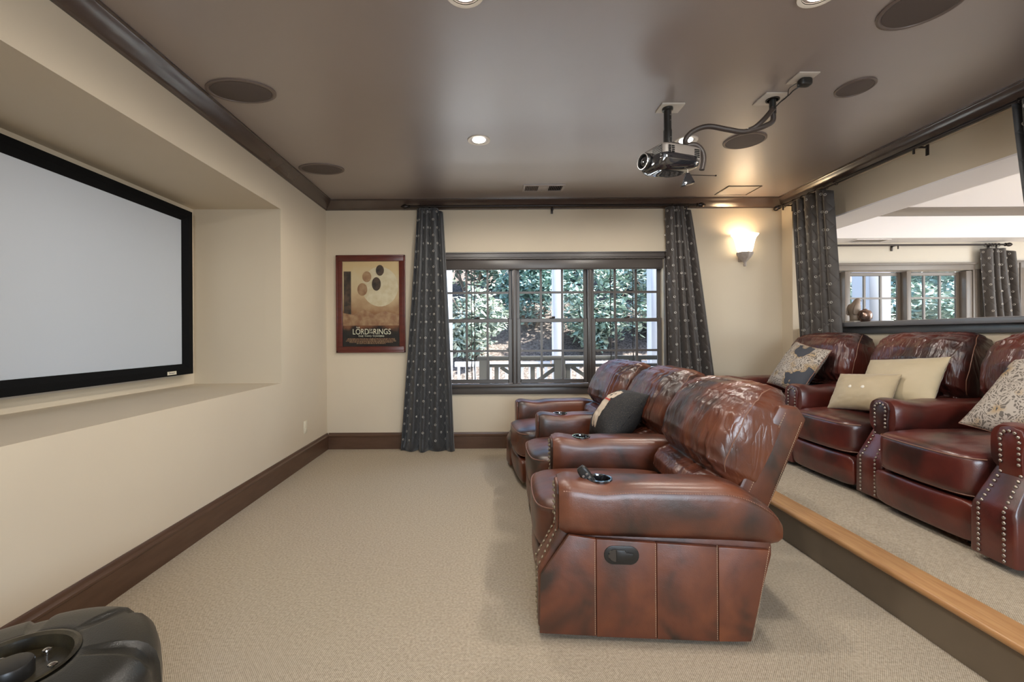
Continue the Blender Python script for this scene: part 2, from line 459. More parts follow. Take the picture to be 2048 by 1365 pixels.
# back wall with the wide window
WX0, WX1, WZ0, WZ1 = -.50, 1.925, .69, 2.09
mb = MB()
mb.box((XL - .1, YB, 0), (WX0, YB + T, H)); mb.box((WX1, YB, 0), (3.70, YB + T, H))
mb.box((WX0, YB, 0), (WX1, YB + T, WZ0)); mb.box((WX0, YB, WZ1), (WX1, YB + T, H))
struct(mb, 'wall_back', M_WALL, 'beige wall around the triple window')
# right wall: solid jamb by the back corner, then a long opening over a half wall
JY, OY0, PX = 4.76, .3, 3.30
mb = MB()
mb.box((XR, JY, 0), (3.70, YB, H)); mb.box((XR, YF, 0), (3.70, OY0, H))
mb.box((PX, OY0, 0), (3.66, JY, 1.30)); mb.box((PX, OY0, 2.37), (3.70, JY, H)); mb.box((XR, OY0, 2.655), (PX, JY, H))
struct(mb, 'wall_right', M_WALL, 'half wall and header around the opening to the side room')
mb = MB()
mb.box((XL - .1, YF - T, 0), (0, YF, H)); mb.box((2.0, YF - T, 0), (3.7, YF, H)); mb.box((0, YF - T, 0), (2.0, YF, .8)); mb.box((0, YF - T, 2.2), (2.0, YF, H))
struct(mb, 'wall_front', M_WALL, 'wall behind the camera with a window opening')
struct(MB().box((PX + .002, OY0, 2.358), (3.698, JY, 2.37)), 'trim_9', M_WHITE, 'white painted underside of the opening header')
# sill cap and apron of the half wall
struct(MB().box((XR - .04, OY0, 1.305), (3.72, 4.24, 1.347)), 'trim_1', M_CAP, 'dark painted cap along the half wall', bevel=.008)
struct(MB().box((XR + .035, OY0, 1.245), (PX, 4.24, 1.305)), 'trim_2', M_CAP, 'dark painted apron under the half wall cap', bevel=.006)

def extrude(prof, p0, p1, out, name, m_, label):
    p0, p1 = Vector(p0), Vector(p1)
    return struct(MB().prism(prof, p1 - p0, p0, out, (0, 0, 1)), name, m_, label, smooth=30)
CROWN = [(0, -.098), (.010, -.098), (.014, -.088), (.022, -.084), (.030, -.074), (.044, -.062), (.062, -.040), (.072, -.024), (.080, -.018), (.084, -.012), (.095, -.010), (.095, 0), (0, 0)]
extrude(CROWN, (XL, YF, H), (XL, YB, H), (1, 0, 0), 'trim_3', M_TRIM, 'dark brown crown moulding above the screen wall')
extrude(CROWN, (XL, YB, H), (XR, YB, H), (0, -1, 0), 'trim_4', M_TRIM, 'dark brown crown moulding above the window wall')
extrude(CROWN, (XR, YB, H), (XR, YF, H), (-1, 0, 0), 'trim_5', M_TRIM, 'dark brown crown moulding above the opening')
BASE = [(0, 0), (.018, 0), (.018, .135), (.023, .139), (.024, .150), (.018, .156), (.012, .160), (.010, .172), (.006, .180), (0, .180)]
extrude(BASE, (XL, YF, 0), (XL, YB, 0), (1, 0, 0), 'baseboard_left', M_BASE, 'dark brown scuffed baseboard below the screen')
extrude(BASE, (XL + .02, YB, 0), (1.77, YB, 0), (0, -1, 0), 'baseboard_back', M_BASE, 'dark brown baseboard below the window')
extrude(BASE, (1.77, YB, PZ), (XR, YB, PZ), (0, -1, 0), 'baseboard_back_platform', M_BASE, 'dark brown baseboard on the platform')
# platform for the second row
struct(MB().box((1.80, YF, 0), (PX + .01, YB, PZ)), 'floor_platform', M_CARPET, 'carpeted platform under the back row')
struct(MB().box((1.772, YF, 0), (1.80, YB, PZ - .025)), 'trim_6', M_RISER, 'scuffed brown riser of the platform')
NOSE = [(1.745, PZ - .014), (1.748, PZ - .022), (1.756, PZ - .028), (1.885, PZ - .028), (1.885, PZ + .002), (1.756, PZ + .002), (1.748, PZ - .004)]
struct(MB().prism(NOSE, (0, YB - YF, 0), (0, YF, 0)), 'trim_7', M_OAK, 'honey oak nosing along the platform edge', smooth=50)

# ------------------------------------------------------------------ windows
def sash(parent, name, x0, x1, z0, z1, y, nx, nz, m_, st=.035, md=.03):
    mb = MB()
    mb.box((x0, y, z0), (x0 + st, y + md, z1)); mb.box((x1 - st, y, z0), (x1, y + md, z1))
    mb.box((x0 + st, y, z0), (x1 - st, y + md, z0 + st)); mb.box((x0 + st, y, z1 - st), (x1 - st, y + md, z1))
    s_ = mb.build(name, m_, parent, bevel=.004, seg=1)
    gx0, gx1, gz0, gz1 = x0 + st, x1 - st, z0 + st, z1 - st
    for i in range(1, nx):
        x = gx0 + (gx1 - gx0) * i / nx
        MB().box((x - .012, y + .003, gz0), (x + .012, y + md - .003, gz1)).build('muntin', m_, s_)
    for j in range(1, nz):
        z = gz0 + (gz1 - gz0) * j / nz
        MB().box((gx0, y + .004, z - .012), (gx1, y + md - .004, z + .012)).build('muntin', m_, s_)
    for i in range(nx):
        for j in range(nz):
            a0, a1 = gx0 + (gx1 - gx0) * i / nx, gx0 + (gx1 - gx0) * (i + 1) / nx
            b0, b1 = gz0 + (gz1 - gz0) * j / nz, gz0 + (gz1 - gz0) * (j + 1) / nz
            MB().box((a0, y + md / 2 - .002, b0), (a1, y + md / 2 + .002, b1)).build('pane', M_GLASS, s_)
    return s_
win = thing('window_1', 'wide triple sash window with dark muntins in the back wall', None, (0, 0, 0), kind='structure')
fr = MB()
fr.box((WX0 - .02, YB - .02, 2.09), (WX1 + .02, YB, 2.168)); fr.box((WX0 - .02, YB - .032, 2.15), (WX1 + .02, YB - .018, 2.166)); fr.box((WX0 - .02, YB - .026, 2.105), (WX1 + .02, YB - .018, 2.115))
fr.build('head_casing', M_WIN, win, bevel=.003, seg=1)
MB().box((WX0 - .05, YB - .02, .60), (WX0 + .0, YB, 2.12)).build('side_casing', M_WIN, win, bevel=.004)
MB().box((WX1, YB - .02, .60), (WX1 + .07, YB, 2.12)).build('side_casing', M_WIN, win, bevel=.004)
MB().box((WX0 - .05, YB - .045, .675), (WX1 + .05, YB + .05, .712)).build('sill', M_WIN, win, bevel=.006)
MB().box((WX0 - .03, YB - .022, .598), (WX1 + .03, YB, .675)).build('apron', M_WIN, win, bevel=.006)
MB().box((WX0, YB + .005, 1.985), (WX1, YB + .035, 2.09)).build('roller_blind', M_WIN, win, bevel=.008)
MB().tube([(WX0 + .01, YB + .02, 1.985), (WX1 - .01, YB + .02, 1.985)], .009).build('blind_rail', M_WIN, win, smooth=True)
units = [(-.535, .248), (.302, 1.092), (1.140, 1.921)]
for x0, x1 in units:
    sash(win, 'upper_sash', x0, x1, 1.40, 2.06, YB + .085, 3, 2, M_WIN)
    sash(win, 'lower_sash', x0, x1, .712, 1.435, YB + .052, 3, 2, M_WIN, st=.042)
for x0, x1 in ((.248, .302), (1.092, 1.140)):
    MB().box((x0, YB + .03, .712), (x1, YB + .14, 2.06)).build('mullion', M_WIN, win, bevel=.004)
    MB().box((x0 + .018, YB + .018, .712), (x1 - .018, YB + .03, 2.06)).build('mullion_bead', M_WIN, win)
for x0, x1 in units:
    xm = (x0 + x1) / 2
    MB().box((xm - .03, YB + .04, 1.436), (xm + .03, YB + .075, 1.446)).box((xm - .006, YB + .03, 1.44), (xm + .03, YB + .05, 1.458)).build('sash_lock', M_METAL, win, bevel=.003)

# ------------------------------------------------------------------ side room seen through the opening
SY = 5.85
struct(MB().box((3.66, -1.2, -.12), (8.6, SY, 0)), 'floor_side_room', M_CARPET, 'carpet of the side room')
ox0, ox1, oz0, oz1 = 4.0, 6.33, 1.0, 2.07
mb = MB()
mb.box((3.4, SY, 0), (ox0, SY + T, 3)); mb.box((ox1, SY, 0), (8.6, SY + T, 3)); mb.box((ox0, SY, 0), (ox1, SY + T, oz0)); mb.box((ox0, SY, oz1), (ox1, SY + T, 3))
struct(mb, 'wall_side_room_back', M_WALL2, 'pale wall around the side room window')
struct(MB().box((3.55, YB + T, 0), (3.70, SY, 3)), 'wall_side_room_left', M_WALL2, 'short return wall of the side room')
struct(MB().box((3.66, -1.35, 0), (8.6, -1.2, 3)), 'wall_side_room_front', M_WALL2, 'front wall of the side room')
mb = MB(); mb.box((8.5, -1.2, 0), (8.65, .2, 3)); mb.box((8.5, 4.2, 0), (8.65, SY, 3)); mb.box((8.5, .2, 2.7), (8.65, 4.2, 3))
struct(mb, 'wall_side_room_right', M_WALL2, 'far wall of the side room with a wide opening added behind the fill lamp')  # unseen opening, made up to go with the side room's area lamp
struct(MB().box((3.70, -1.2, 2.80), (8.6, SY, 3.0)), 'ceiling_side_room', M_WHITE, 'white raised ceiling of the side room')
struct(MB().box((3.70, 5.57, 2.44), (8.6, SY, 2.80)), 'ceiling_soffit', M_WHITE, 'lowered white soffit above the side room window')
extrude([(0, -.09), (.012, -.085), (.03, -.06), (.06, -.025), (.085, -.012), (.085, 0), (0, 0)], (3.70, 5.57, 2.80), (8.6, 5.57, 2.80), (0, -1, 0), 'trim_8', M_WIN2, 'brown crown moulding of the side room')
w2 = thing('window_2', 'sash window of the side room with two visible units', None, kind='structure')
fr = MB(); fr.box((ox0 - .02, SY - .025, 2.07), (ox1 + .03, SY, 2.168)); fr.box((ox0 - .02, SY - .04, 2.14), (ox1 + .05, SY - .024, 2.166)); fr.build('head_casing', M_WIN2, w2, bevel=.004)
for xx in (ox0 - .10, ox1):
    MB().box((xx, SY - .025, .9), (xx + .10, SY, 2.08)).box((xx + .03, SY - .032, .9), (xx + .045, SY - .024, 2.07)).build('side_casing', M_WIN2, w2, bevel=.004)
MB().box((ox0 - .1, SY - .05, .97), (ox1 + .1, SY + .04, 1.0)).build('sill', M_WIN2, w2, bevel=.005)
for x0, x1 in ((4.02, 4.66), (4.73, 5.47), (5.53, 6.25)):
    sash(w2, 'upper_sash', x0, x1, 1.37, 2.055, SY + .07, 3, 2, M_WIN2, st=.045)
    sash(w2, 'lower_sash', x0, x1, 1.0, 1.40, SY + .04, 3, 1, M_WIN2, st=.045)
for x0, x1 in ((4.66, 4.73), (5.47, 5.53), (6.25, 6.33)):
    MB().box((x0, SY - .015, 1.0), (x1, SY + .13, 2.06)).build('mullion', M_WIN2, w2, bevel=.006)
d1 = thing('door_1', 'grey panelled door with dark casing in the side room', None, kind='structure')
for lo, hi in (((6.90, SY - .03, 0), (7.0, SY, 2.09)), ((7.85, SY - .03, 0), (7.95, SY, 2.09)), ((6.90, SY - .03, 2.09), (7.95, SY, 2.19)), ((6.93, SY - .042, 0), (6.945, SY - .03, 2.16))):
    MB().box(lo, hi).build('door_casing', M_WIN2, d1, bevel=.004)
MB().box((7.0, SY - .012, 0), (7.85, SY - .002, 2.09)).build('door_slab', M_SHUTTER, d1)
for z0, z1 in ((.25, .95), (1.1, 1.95)):
    for x0, x1 in ((7.1, 7.38), (7.47, 7.75)):
        MB().box((x0, SY - .02, z0), (x1, SY - .011, z1)).build('door_panel', M_SHUTTER, d1, bevel=.006)

# ------------------------------------------------------------------ outside: ground, slope, porch posts, rails, shrubs
M_MULCH = mat('brown_mulch', (.05, .036, .03), .95, color2=(.17, .13, .115), nscale=22, ndetail=5, lo=.4, hi=.62, bump=.6, bscale=40, bdist=.03)
rows = []
random.seed(5)
for i in range(26):
    y = 5.1 + i * .55
    row = []
    for j in range(40):
        x = -8 + j * .6
        z = -.15 if y < 8.4 else -.15 + (y - 8.4) * .52 + .12 * noise.noise(Vector((x * .6, y * .6, 0)))
        row.append((x, y, z))
    rows.append(row)
tag(MB().grid(rows).build('ground_slope', M_MULCH, smooth=True), 'mulched bank rising behind the porch', None, None, 'structure')
struct(MB().box((-6, YB + T, -.25), (3.4, 8.3, -.13)), 'floor_porch_bounce', mat('porch_bounce_white', (.80, .79, .77), .7), 'unseen porch floor, whitened to bounce sunlight indoors')  # out of view; made near white to throw sunlight up onto the ceiling
LEAF = [((.12, .20, .165), (.33, .39, .33)), ((.09, .17, .15), (.24, .33, .29)), ((.18, .25, .20), (.46, .48, .41))]
M_LEAF = [mat('leaf_%s' % n, c[0], .55, color2=c[1], nscale=3.5, ndetail=3) for n, c in zip(('mid', 'dark', 'pale'), LEAF)]
M_TWIG = mat('twig_bark', (.17, .12, .09), .9)
def shrub(name, label, c, rad, n, leaf, kind, seed, stems=7):
    rnd = random.Random(seed)
    o = thing(name, label, 'shrub', c, group='shrubs on the bank')
    st = MB()
    for k in range(stems):
        th = rnd.uniform(0, 6.28)
        p1 = Vector((math.cos(th) * rad[0] * .7, math.sin(th) * rad[1] * .7, rad[2] * rnd.uniform(.9, 1.7)))
        st.tube([(0, 0, -.2), p1 * .5 + Vector((rnd.uniform(-.1, .1), 0, .1)), p1], [.035, .02, .008], 5)
    st.build('branches', M_TWIG, o, smooth=True)
    mb = MB()
    blobs = []
    for k in range(16):
        d = Vector((rnd.gauss(0, 1), rnd.gauss(0, 1), rnd.gauss(0, 1))).normalized() * rnd.uniform(.3, .8)
        blobs.append((Vector((d.x * rad[0], d.y * rad[1], rad[2] + d.z * rad[2])), rnd.uniform(.3, .5)))
    for k in range(n):
        bc, br = blobs[k % 16]
        d = Vector((rnd.gauss(0, 1), rnd.gauss(0, 1), rnd.gauss(0, 1))).normalized() * rnd.uniform(.55, 1.05) * br
        p = bc + Vector((d.x * rad[0], d.y * rad[1], d.z * rad[2]))
        L = leaf * rnd.uniform(.7, 1.3)
        u = Vector((rnd.gauss(0, 1), rnd.gauss(0, 1), rnd.gauss(0, .5) - .3)).normalized()
        v = u.cross(Vector((rnd.gauss(0, .4), rnd.gauss(0, .4), 1))).normalized()
        nrm = u.cross(v)
        mb.add([p, p + u * L * .5 + v * L * .28 + nrm * .1 * L, p + u * L, p + u * L * .5 - v * L * .28 + nrm * .1 * L], [(0, 1, 2), (0, 2, 3)])
    f = link(bpy.data.objects.new('foliage', mb.mesh('foliage', M_LEAF[kind], fix=False)), o)
    f['kind'] = 'stuff'
    return o
def bank(y): return -.15 + max(0, y - 8.4) * .52
SH = [(-2.2, 10.6, 1.3, 1.1, 1.3, 3200, .17, 2), (-.3, 10.2, .9, .8, 1.0, 2600, .15, 2), (1.1, 11.6, 1.3, 1.0, 1.25, 3200, .15, 1), (2.6, 10.4, 1.0, .9, 1.15, 2800, .15, 0), (4.2, 10.8, 1.2, 1.0, 1.2, 2800, .17, 2),
      (-3.2, 13.3, 1.8, 1.2, 1.7, 3400, .22, 1), (-.6, 13.4, 1.8, 1.2, 1.7, 3600, .22, 0), (2.0, 13.6, 1.8, 1.2, 1.6, 3600, .22, 1), (4.6, 13.4, 1.8, 1.2, 1.7, 3400, .22, 0),
      (7.3, 9.3, 1.0, .8, 1.15, 3400, .14, 2), (8.8, 9.6, 1.1, .8, 1.2, 3400, .14, 0), (10.5, 10.2, 1.2, .9, 1.4, 3400, .15, 1), (8.0, 12.2, 2.2, 1.2, 2.2, 4000, .24, 1), (11.5, 12.6, 2.2, 1.2, 2.2, 3600, .24, 1)]
names = ['pale', 'mid green', 'dark green']
plc = ['front of the bank beyond the first post', 'low on the bank behind the dark rail', 'mid bank behind the middle post', 'bank between the middle and right posts', 'bank beyond the right post',
       'top of the bank at its left end', 'top of the bank above the dark rail', 'top of the bank above the middle post', 'top of the bank above the right post',
       'front of the bank outside the side room', 'bank behind the right unit of the side window', 'bank at the far end of the side window', 'tall growth above the wide porch post', 'tall growth at the far end of the bank']
for k, s in enumerate(SH):
    shrub('leafy_shrub', '%s broad leaved shrub, %s' % (('mid green', 'dark green', 'pale')[s[7]], plc[k]), (s[0], s[1], bank(s[1]) - .15), s[2:5], s[5], s[6], s[7], 40 + k)
def post(x, y, wd, label):
    o = thing('porch_post', label, 'post', (x, y, -.15), group='white porch posts')
    MB().box((-wd / 2, -wd / 2, 0), (wd / 2, wd / 2, 3.4)).build('shaft', M_TWHITE, o, bevel=.01)
    MB().box((-wd / 2 - .03, -wd / 2 - .03, 0), (wd / 2 + .03, wd / 2 + .03, .2)).build('base_block', M_TWHITE, o, bevel=.01)
    return o
post(-.70, 7.3, .16, 'slim white porch post behind the left window unit')
post(1.11, 7.3, .17, 'slim white porch post behind the middle window unit')
post(2.72, 7.3, .22, 'white porch post behind the right window unit')
pp = post(6.08, 7.1, .34, 'broad white porch post outside the side room window')
# white baluster railing behind, dark cross-braced rail in front
rl = thing('white_railing', 'white painted railing with square balusters across the porch', 'railing', (0, 7.3, 0))
for x0, x1 in ((-.58, .98), (1.24, 2.56)):
    MB().box((x0, -.04, .74), (x1, .04, .82)).build('top_rail', M_TWHITE, rl, bevel=.006)
    MB().box((x0, -.03, .0), (x1, .03, .06)).build('bottom_rail', M_TWHITE, rl)
    n = int((x1 - x0) / .13)
    me = MB().box((-.022, -.022, .06), (.022, .022, .74)).mesh('baluster', M_TWHITE)
    for k in range(n):
        o = link(bpy.data.objects.new('baluster', me), rl); o.location = (x0 + (k + .5) * (x1 - x0) / n, 0, 0)
dr = thing('cross_braced_rail', 'dark wooden rail with diagonal braces in front of white railing', 'railing', (0, 6.3, 0))
MB().box((-.18, -.05, .895), (2.55, .05, .955)).build('top_rail', M_DECK, dr, bevel=.004)
MB().box((-.10, -.03, .80), (2.50, .03, .84)).build('middle_rail', M_DECK, dr)
for x in (-.08, .98, 2.05):
    MB().box((x - .075, -.05, -.15), (x + .075, .05, .90)).build('rail_post', M_DECK, dr)
for x0, x1 in ((.15, .62), (.95, .50), (1.15, 1.62), (2.0, 1.55)):
    MB().bar((x0, 0, .80), (x1, 0, .48), .05, .05).build('diagonal_brace', M_DECK, dr)
for x in (.09, .60, 1.10, 1.60):
    MB().box((x - .03, -.03, .0), (x + .03, .03, .80)).build('upright', M_DECK, dr)
def chain(x, label, dbl):
    o = MB()
    for dx in ((-.016, .022) if dbl else (0,)):
        pts = [(x + dx + .004 * math.sin(k * 1.7), 5.6, 2.6 - k * .07) for k in range(38)]
        o.tube(pts, [.0075 if k % 2 else .005 for k in range(38)], 5)
    tag(o.build('hanging_chain', M_METAL, smooth=True), label, 'chain')
chain(-.215, 'pair of thin dark chains hanging outside the left window unit', True)
chain(1.52, 'single thin dark chain hanging outside the right unit, nearer the mullion', False)
chain(1.80, 'single thin dark chain hanging outside beside the right porch post', False)

# ------------------------------------------------------------------ projection screen
sx = -2.50
s = thing('projection_screen', 'large grey white projection screen in a black velvet frame', 'screen', (sx, 0, 0))
SY0, SY1, SZ0, SZ1, bw = 1.40, 3.70, .946, 2.286, .085
MB().box((-.02, SY0 + bw - .01, SZ0 + bw - .01), (-.004, SY1 - bw + .01, SZ1 - bw + .01)).build('screen_cloth', M_SCREEN, s)
f_ = MB()
def framebar(p, q, inn):
    """bevelled border strip from p to q (y, z); inn points inward"""
    n = len(p)
P4 = [(SY0, SZ0), (SY1, SZ0), (SY1, SZ1), (SY0, SZ1)]
I4 = [(SY0 + bw, SZ0 + bw), (SY1 - bw, SZ0 + bw), (SY1 - bw, SZ1 - bw), (SY0 + bw, SZ1 - bw)]
m4 = [(SY0 + bw * .55, SZ0 + bw * .55), (SY1 - bw * .55, SZ0 + bw * .55), (SY1 - bw * .55, SZ1 - bw * .55), (SY0 + bw * .55, SZ1 - bw * .55)]
for k in range(4):
    q = (k + 1) % 4
    A = [(-.04, *P4[k]), (.03, *P4[k]), (.03, *m4[k]), (0, *I4[k]), (-.02, *I4[k])]
    B = [(-.04, *P4[q]), (.03, *P4[q]), (.03, *m4[q]), (0, *I4[q]), (-.02, *I4[q])]
    MB().grid([A, B], closed_u=True, cap0=True, cap1=True).build('frame_bar', M_BLACK, s)
MB().box((-.062, SY0 + .1, SZ0 - .02), (-.041, SY1 - .05, SZ0 + .1)).build('wall_bracket', M_PLASTER, s)
MB().box((-.062, SY0 + .1, SZ1 - .1), (-.041, SY1 - .05, SZ1 + .012)).build('wall_bracket', M_PLASTER, s)
bd = MB().box((.03, 3.405, SZ0 + .010), (.0325, 3.50, SZ0 + .036)).build('maker_badge', M_OUTLET, s)
def text(body, size, loc, rot, m_, parent, name='lettering', ext=.0003, align='CENTER', sx_=1.0):
    c = bpy.data.curves.new(name, 'FONT'); c.body = body; c.size = size; c.extrude = ext
    c.align_x = align; c.align_y = 'CENTER'
    c.materials.append(m_)
    o = bpy.data.objects.new(name, c); link(o, parent)
    me = bpy.data.meshes.new_from_object(o); bpy.data.objects.remove(o)
    o = link(bpy.data.objects.new(name, me), parent)
    o.location = loc; o.rotation_euler = rot; o.scale = (sx_, 1, 1)
    return o
M_INK = mat('badge_ink', (.03, .05, .10), .5)
text('Stewart', .022, (.0328, 3.452, SZ0 + .024), (R(90), 0, R(90)), M_INK, bd)

# ------------------------------------------------------------------ framed poster (plain stand-in art)
po = thing('framed_poster', 'film poster in a mahogany frame between corner and curtain', 'poster', (-1.312, YB, 1.605))
hw, hh, fw = .381, .538, .068
for k, (x0, z0, x1, z1) in enumerate(((-hw, -hh, hw, -hh + fw), (-hw, hh - fw, hw, hh), (-hw, -hh + fw, -hw + fw, hh - fw), (hw - fw, -hh + fw, hw, hh - fw))):
    MB().box((x0, -.030, z0), (x1, 0, z1)).build('frame_bar', M_MAHOG, po, bevel=.005)
rim = MB()
for x0, z0, x1, z1 in ((-hw, -hh, hw, -hh + .018), (-hw, hh - .018, hw, hh), (-hw, -hh, -hw + .018, hh), (hw - .018, -hh, hw, hh)):
    rim.box((x0, -.036, z0), (x1, -.028, z1))
rim.build('frame_lip', M_MAHOG, po, bevel=.003)
def poster_mat():
    M = bpy.data.materials.new('sepia_print'); M.use_nodes = True
    t = M.node_tree; N = t.nodes; L = t.links; b = N['Principled BSDF']
    tc = N.new('ShaderNodeTexCoord'); s_ = N.new('ShaderNodeSeparateXYZ'); L.new(tc.outputs['Object'], s_.inputs[0])
    nz = N.new('ShaderNodeTexNoise'); nz.inputs['Scale'].default_value = 7; nz.inputs['Detail'].default_value = 5; L.new(tc.outputs['Object'], nz.inputs['Vector'])
    mr = N.new('ShaderNodeMapRange'); mr.inputs[1].default_value = -.47; mr.inputs[2].default_value = .47; L.new(s_.outputs[2], mr.inputs[0])
    ad = N.new('ShaderNodeMath'); ad.operation = 'MULTIPLY_ADD'; ad.inputs[1].default_value = .34; L.new(nz.outputs[0], ad.inputs[0])
    sb = N.new('ShaderNodeMath'); sb.operation = 'SUBTRACT'; sb.inputs[1].default_value = .17; L.new(mr.outputs[0], sb.inputs[0]); L.new(sb.outputs[0], ad.inputs[2])
    rp = N.new('ShaderNodeValToRGB'); e = rp.color_ramp.elements
    e[0].position = .12; e[0].color = (.018, .012, .014, 1); e[1].position = .95; e[1].color = (.66, .44, .25, 1)
    for p, c in ((.19, (.03, .018, .018)), (.26, (.20, .075, .04)), (.40, (.34, .17, .095)), (.60, (.60, .40, .25)), (.80, (.68, .50, .33))):
        k = e.new(p); k.color = (*c, 1)
    L.new(ad.outputs[0], rp.inputs[0]); L.new(rp.outputs[0], b.inputs['Base Color']); b.inputs['Roughness'].default_value = .25
    return M
pr = MB().box((-hw + fw - .004, -.014, -hh + fw - .004), (hw - fw + .004, -.010, hh - fw + .004)).build('print', poster_mat(), po)
M_PDARK = mat('dark_print_ink', (.035, .022, .02), .4, color2=(.10, .055, .04), nscale=20)
M_PTAN = mat('tan_print_ink', (.27, .12, .065), .4, color2=(.42, .24, .14), nscale=18)
M_PPALE = mat('pale_print_ink', (.70, .56, .42), .4, color2=(.60, .45, .30), nscale=15)
def flat(poly, y, m_, name):
    MB().prism(poly, (0, .0006, 0), (0, y, 0)).build(name, m_, pr)
# plain abstract shapes: a pale disc, a dark band, ovals, low rounded hills
flat([(.10 + .20 * math.cos(k * .2094), .19 + .22 * math.sin(k * .2094)) for k in range(30)], -.0150, M_PPALE, 'pale_disc')
flat([(-.30, -.22), (-.30, .36), (-.22, .36), (-.22, -.22)], -.0158, M_PDARK, 'dark_band')
for cx, cz, rx, rz_, mm, yy in ((.10, .37, .045, .06, M_PDARK, .0153), (-.045, .30, .05, .06, M_PTAN, .0154), (.06, .22, .05, .075, M_PDARK, .0155), (-.095, .16, .055, .07, M_PTAN, .0156)):
    flat([(cx + rx * math.cos(k * .2618), cz + rz_ * math.sin(k * .2618)) for k in range(24)], -yy, mm, 'soft_oval')
flat([(-.31, -.24), (-.31, -.10), (-.20, -.12), (-.08, -.06), (.04, -.12), (.16, -.08), (.31, -.13), (.31, -.24)], -.0164, M_PTAN, 'tan_hills')
M_PINK = mat('cream_lettering', (.78, .68, .55), .5)
RT = (R(90), 0, 0)
text('THE', .024, (-.145, -.0172, -.262), RT, M_PINK, pr)
text('LORD', .088, (-.115, -.0172, -.310), RT, M_PINK, pr, sx_=.78)
text('OF\nTHE', .030, (-.005, -.0172, -.303), RT, M_PINK, pr)
text('RINGS', .088, (.120, -.0172, -.310), RT, M_PINK, pr, sx_=.80)
text('THE TWO TOWERS', .026, (.0, -.0172, -.357), RT, M_PINK, pr, sx_=1.25)
cr = MB()
random.seed(9)
for k, hwid in enumerate((.26, .27, .28, .24, .16)):
    x = -hwid
    while x < hwid:
        l_ = random.uniform(.008, .03)
        cr.box((x, -.0170, -.389 - k * .013), (min(x + l_, hwid), -.0166, -.382 - k * .013)); x += l_ + .005
q = cr.build('credit_block', M_PTAN, pr); q['kind'] = 'stuff'
MB().box((-hw + fw, -.0215, -hh + fw), (hw - fw, -.0205, hh - fw)).build('glazing', M_GLASS, po)

# ------------------------------------------------------------------ curtains and rods
def curtain(name, label, loc, rotz, top, bot, ztop, zbot, folds, m_, seed, cat='curtain', group=None, amp0=.028, amp1=.055, wide=.80, push=0):
    """top/bot = (left, right) lateral extents; local x lateral, y out of the wall, hanging from ztop to zbot"""
    rnd = random.Random(seed)
    o = thing(name, label, cat, loc, rotz, group)
    nu, nv = 96, 70
    ph = [rnd.uniform(-.5, .5) for _ in range(folds + 2)]
    def S(u, v):
        l = top[0] + (bot[0] - top[0]) * v ** 1.15; r = top[1] + (bot[1] - top[1]) * v ** .9
        warp = u + .035 * math.sin(2 * math.pi * u * 1.5 + seed) + .012 * math.sin(9 * u + 5 * v + seed)
        k = int(min(max(warp, 0), .999) * folds)
        am = (amp0 + (amp1 - amp0) * v) * (1 + ph[k] * .5 * v)
        y = am * math.sin(2 * math.pi * folds * warp + .5 * math.sin(3 * v + seed) * v)
        y += push * v
        y += .012 * v * noise.noise(Vector((u * 6, v * 5, seed)))
        if v > .965: y += (v - .965) * .8 * math.sin(u * 17 + seed)
        z = ztop + (zbot - ztop) * v
        drop = max(0, (u - .78) / .22) * .045 * (1 - v) ** 3
        return Vector((l + (r - l) * u + .010 * math.cos(2 * math.pi * folds * warp) * (1 - .3 * v), y, z - drop))
    rows = [[S(j / nu, i / nv) for j in range(nu + 1)] for i in range(nv + 1)]
    mb = MB().grid(rows)
    me = mb.mesh(name, m_, smooth='full', fix=False)
    uvl = me.uv_layers.new(name='UVMap')
    W, Hh = wide, abs(ztop - zbot)
    for lp in me.loops:
        i, j = divmod(lp.vertex_index, nu + 1)
        uvl.data[lp.index].uv = (j / nu * W, i / nv * Hh)
    c = link(bpy.data.objects.new('cloth_panel', me), o)
    sm = c.modifiers.new('thickness', 'SOLIDIFY'); sm.thickness = .006
    dots = MB()
    jj = 0
    n_r = int(Hh / .085)
    for i in range(n_r):
        zz = (i + .5) * .085
        k0 = .0 if i % 2 else .065
        x = k0 + .02
        while x < W:
            u, v = x / W, zz / Hh
            p, e = S(u, v), .004
            du, dv = S(min(u + e, 1), v) - S(max(u - e, 0), v), S(u, min(v + e, 1)) - S(u, max(v - e, 0))
            nn = dv.cross(du).normalized()
            if nn.y > 0: nn = -nn
            if nn.length > .5:
                q = nn.to_track_quat('Z', 'Y').to_matrix()
                dots.torus(p + nn * .006, .0095, .0035, 10, 5, q)
            x += .13
    d = dots.build('ring_dots', M_DOT, o, smooth=True); d['kind'] = 'stuff'
    return o
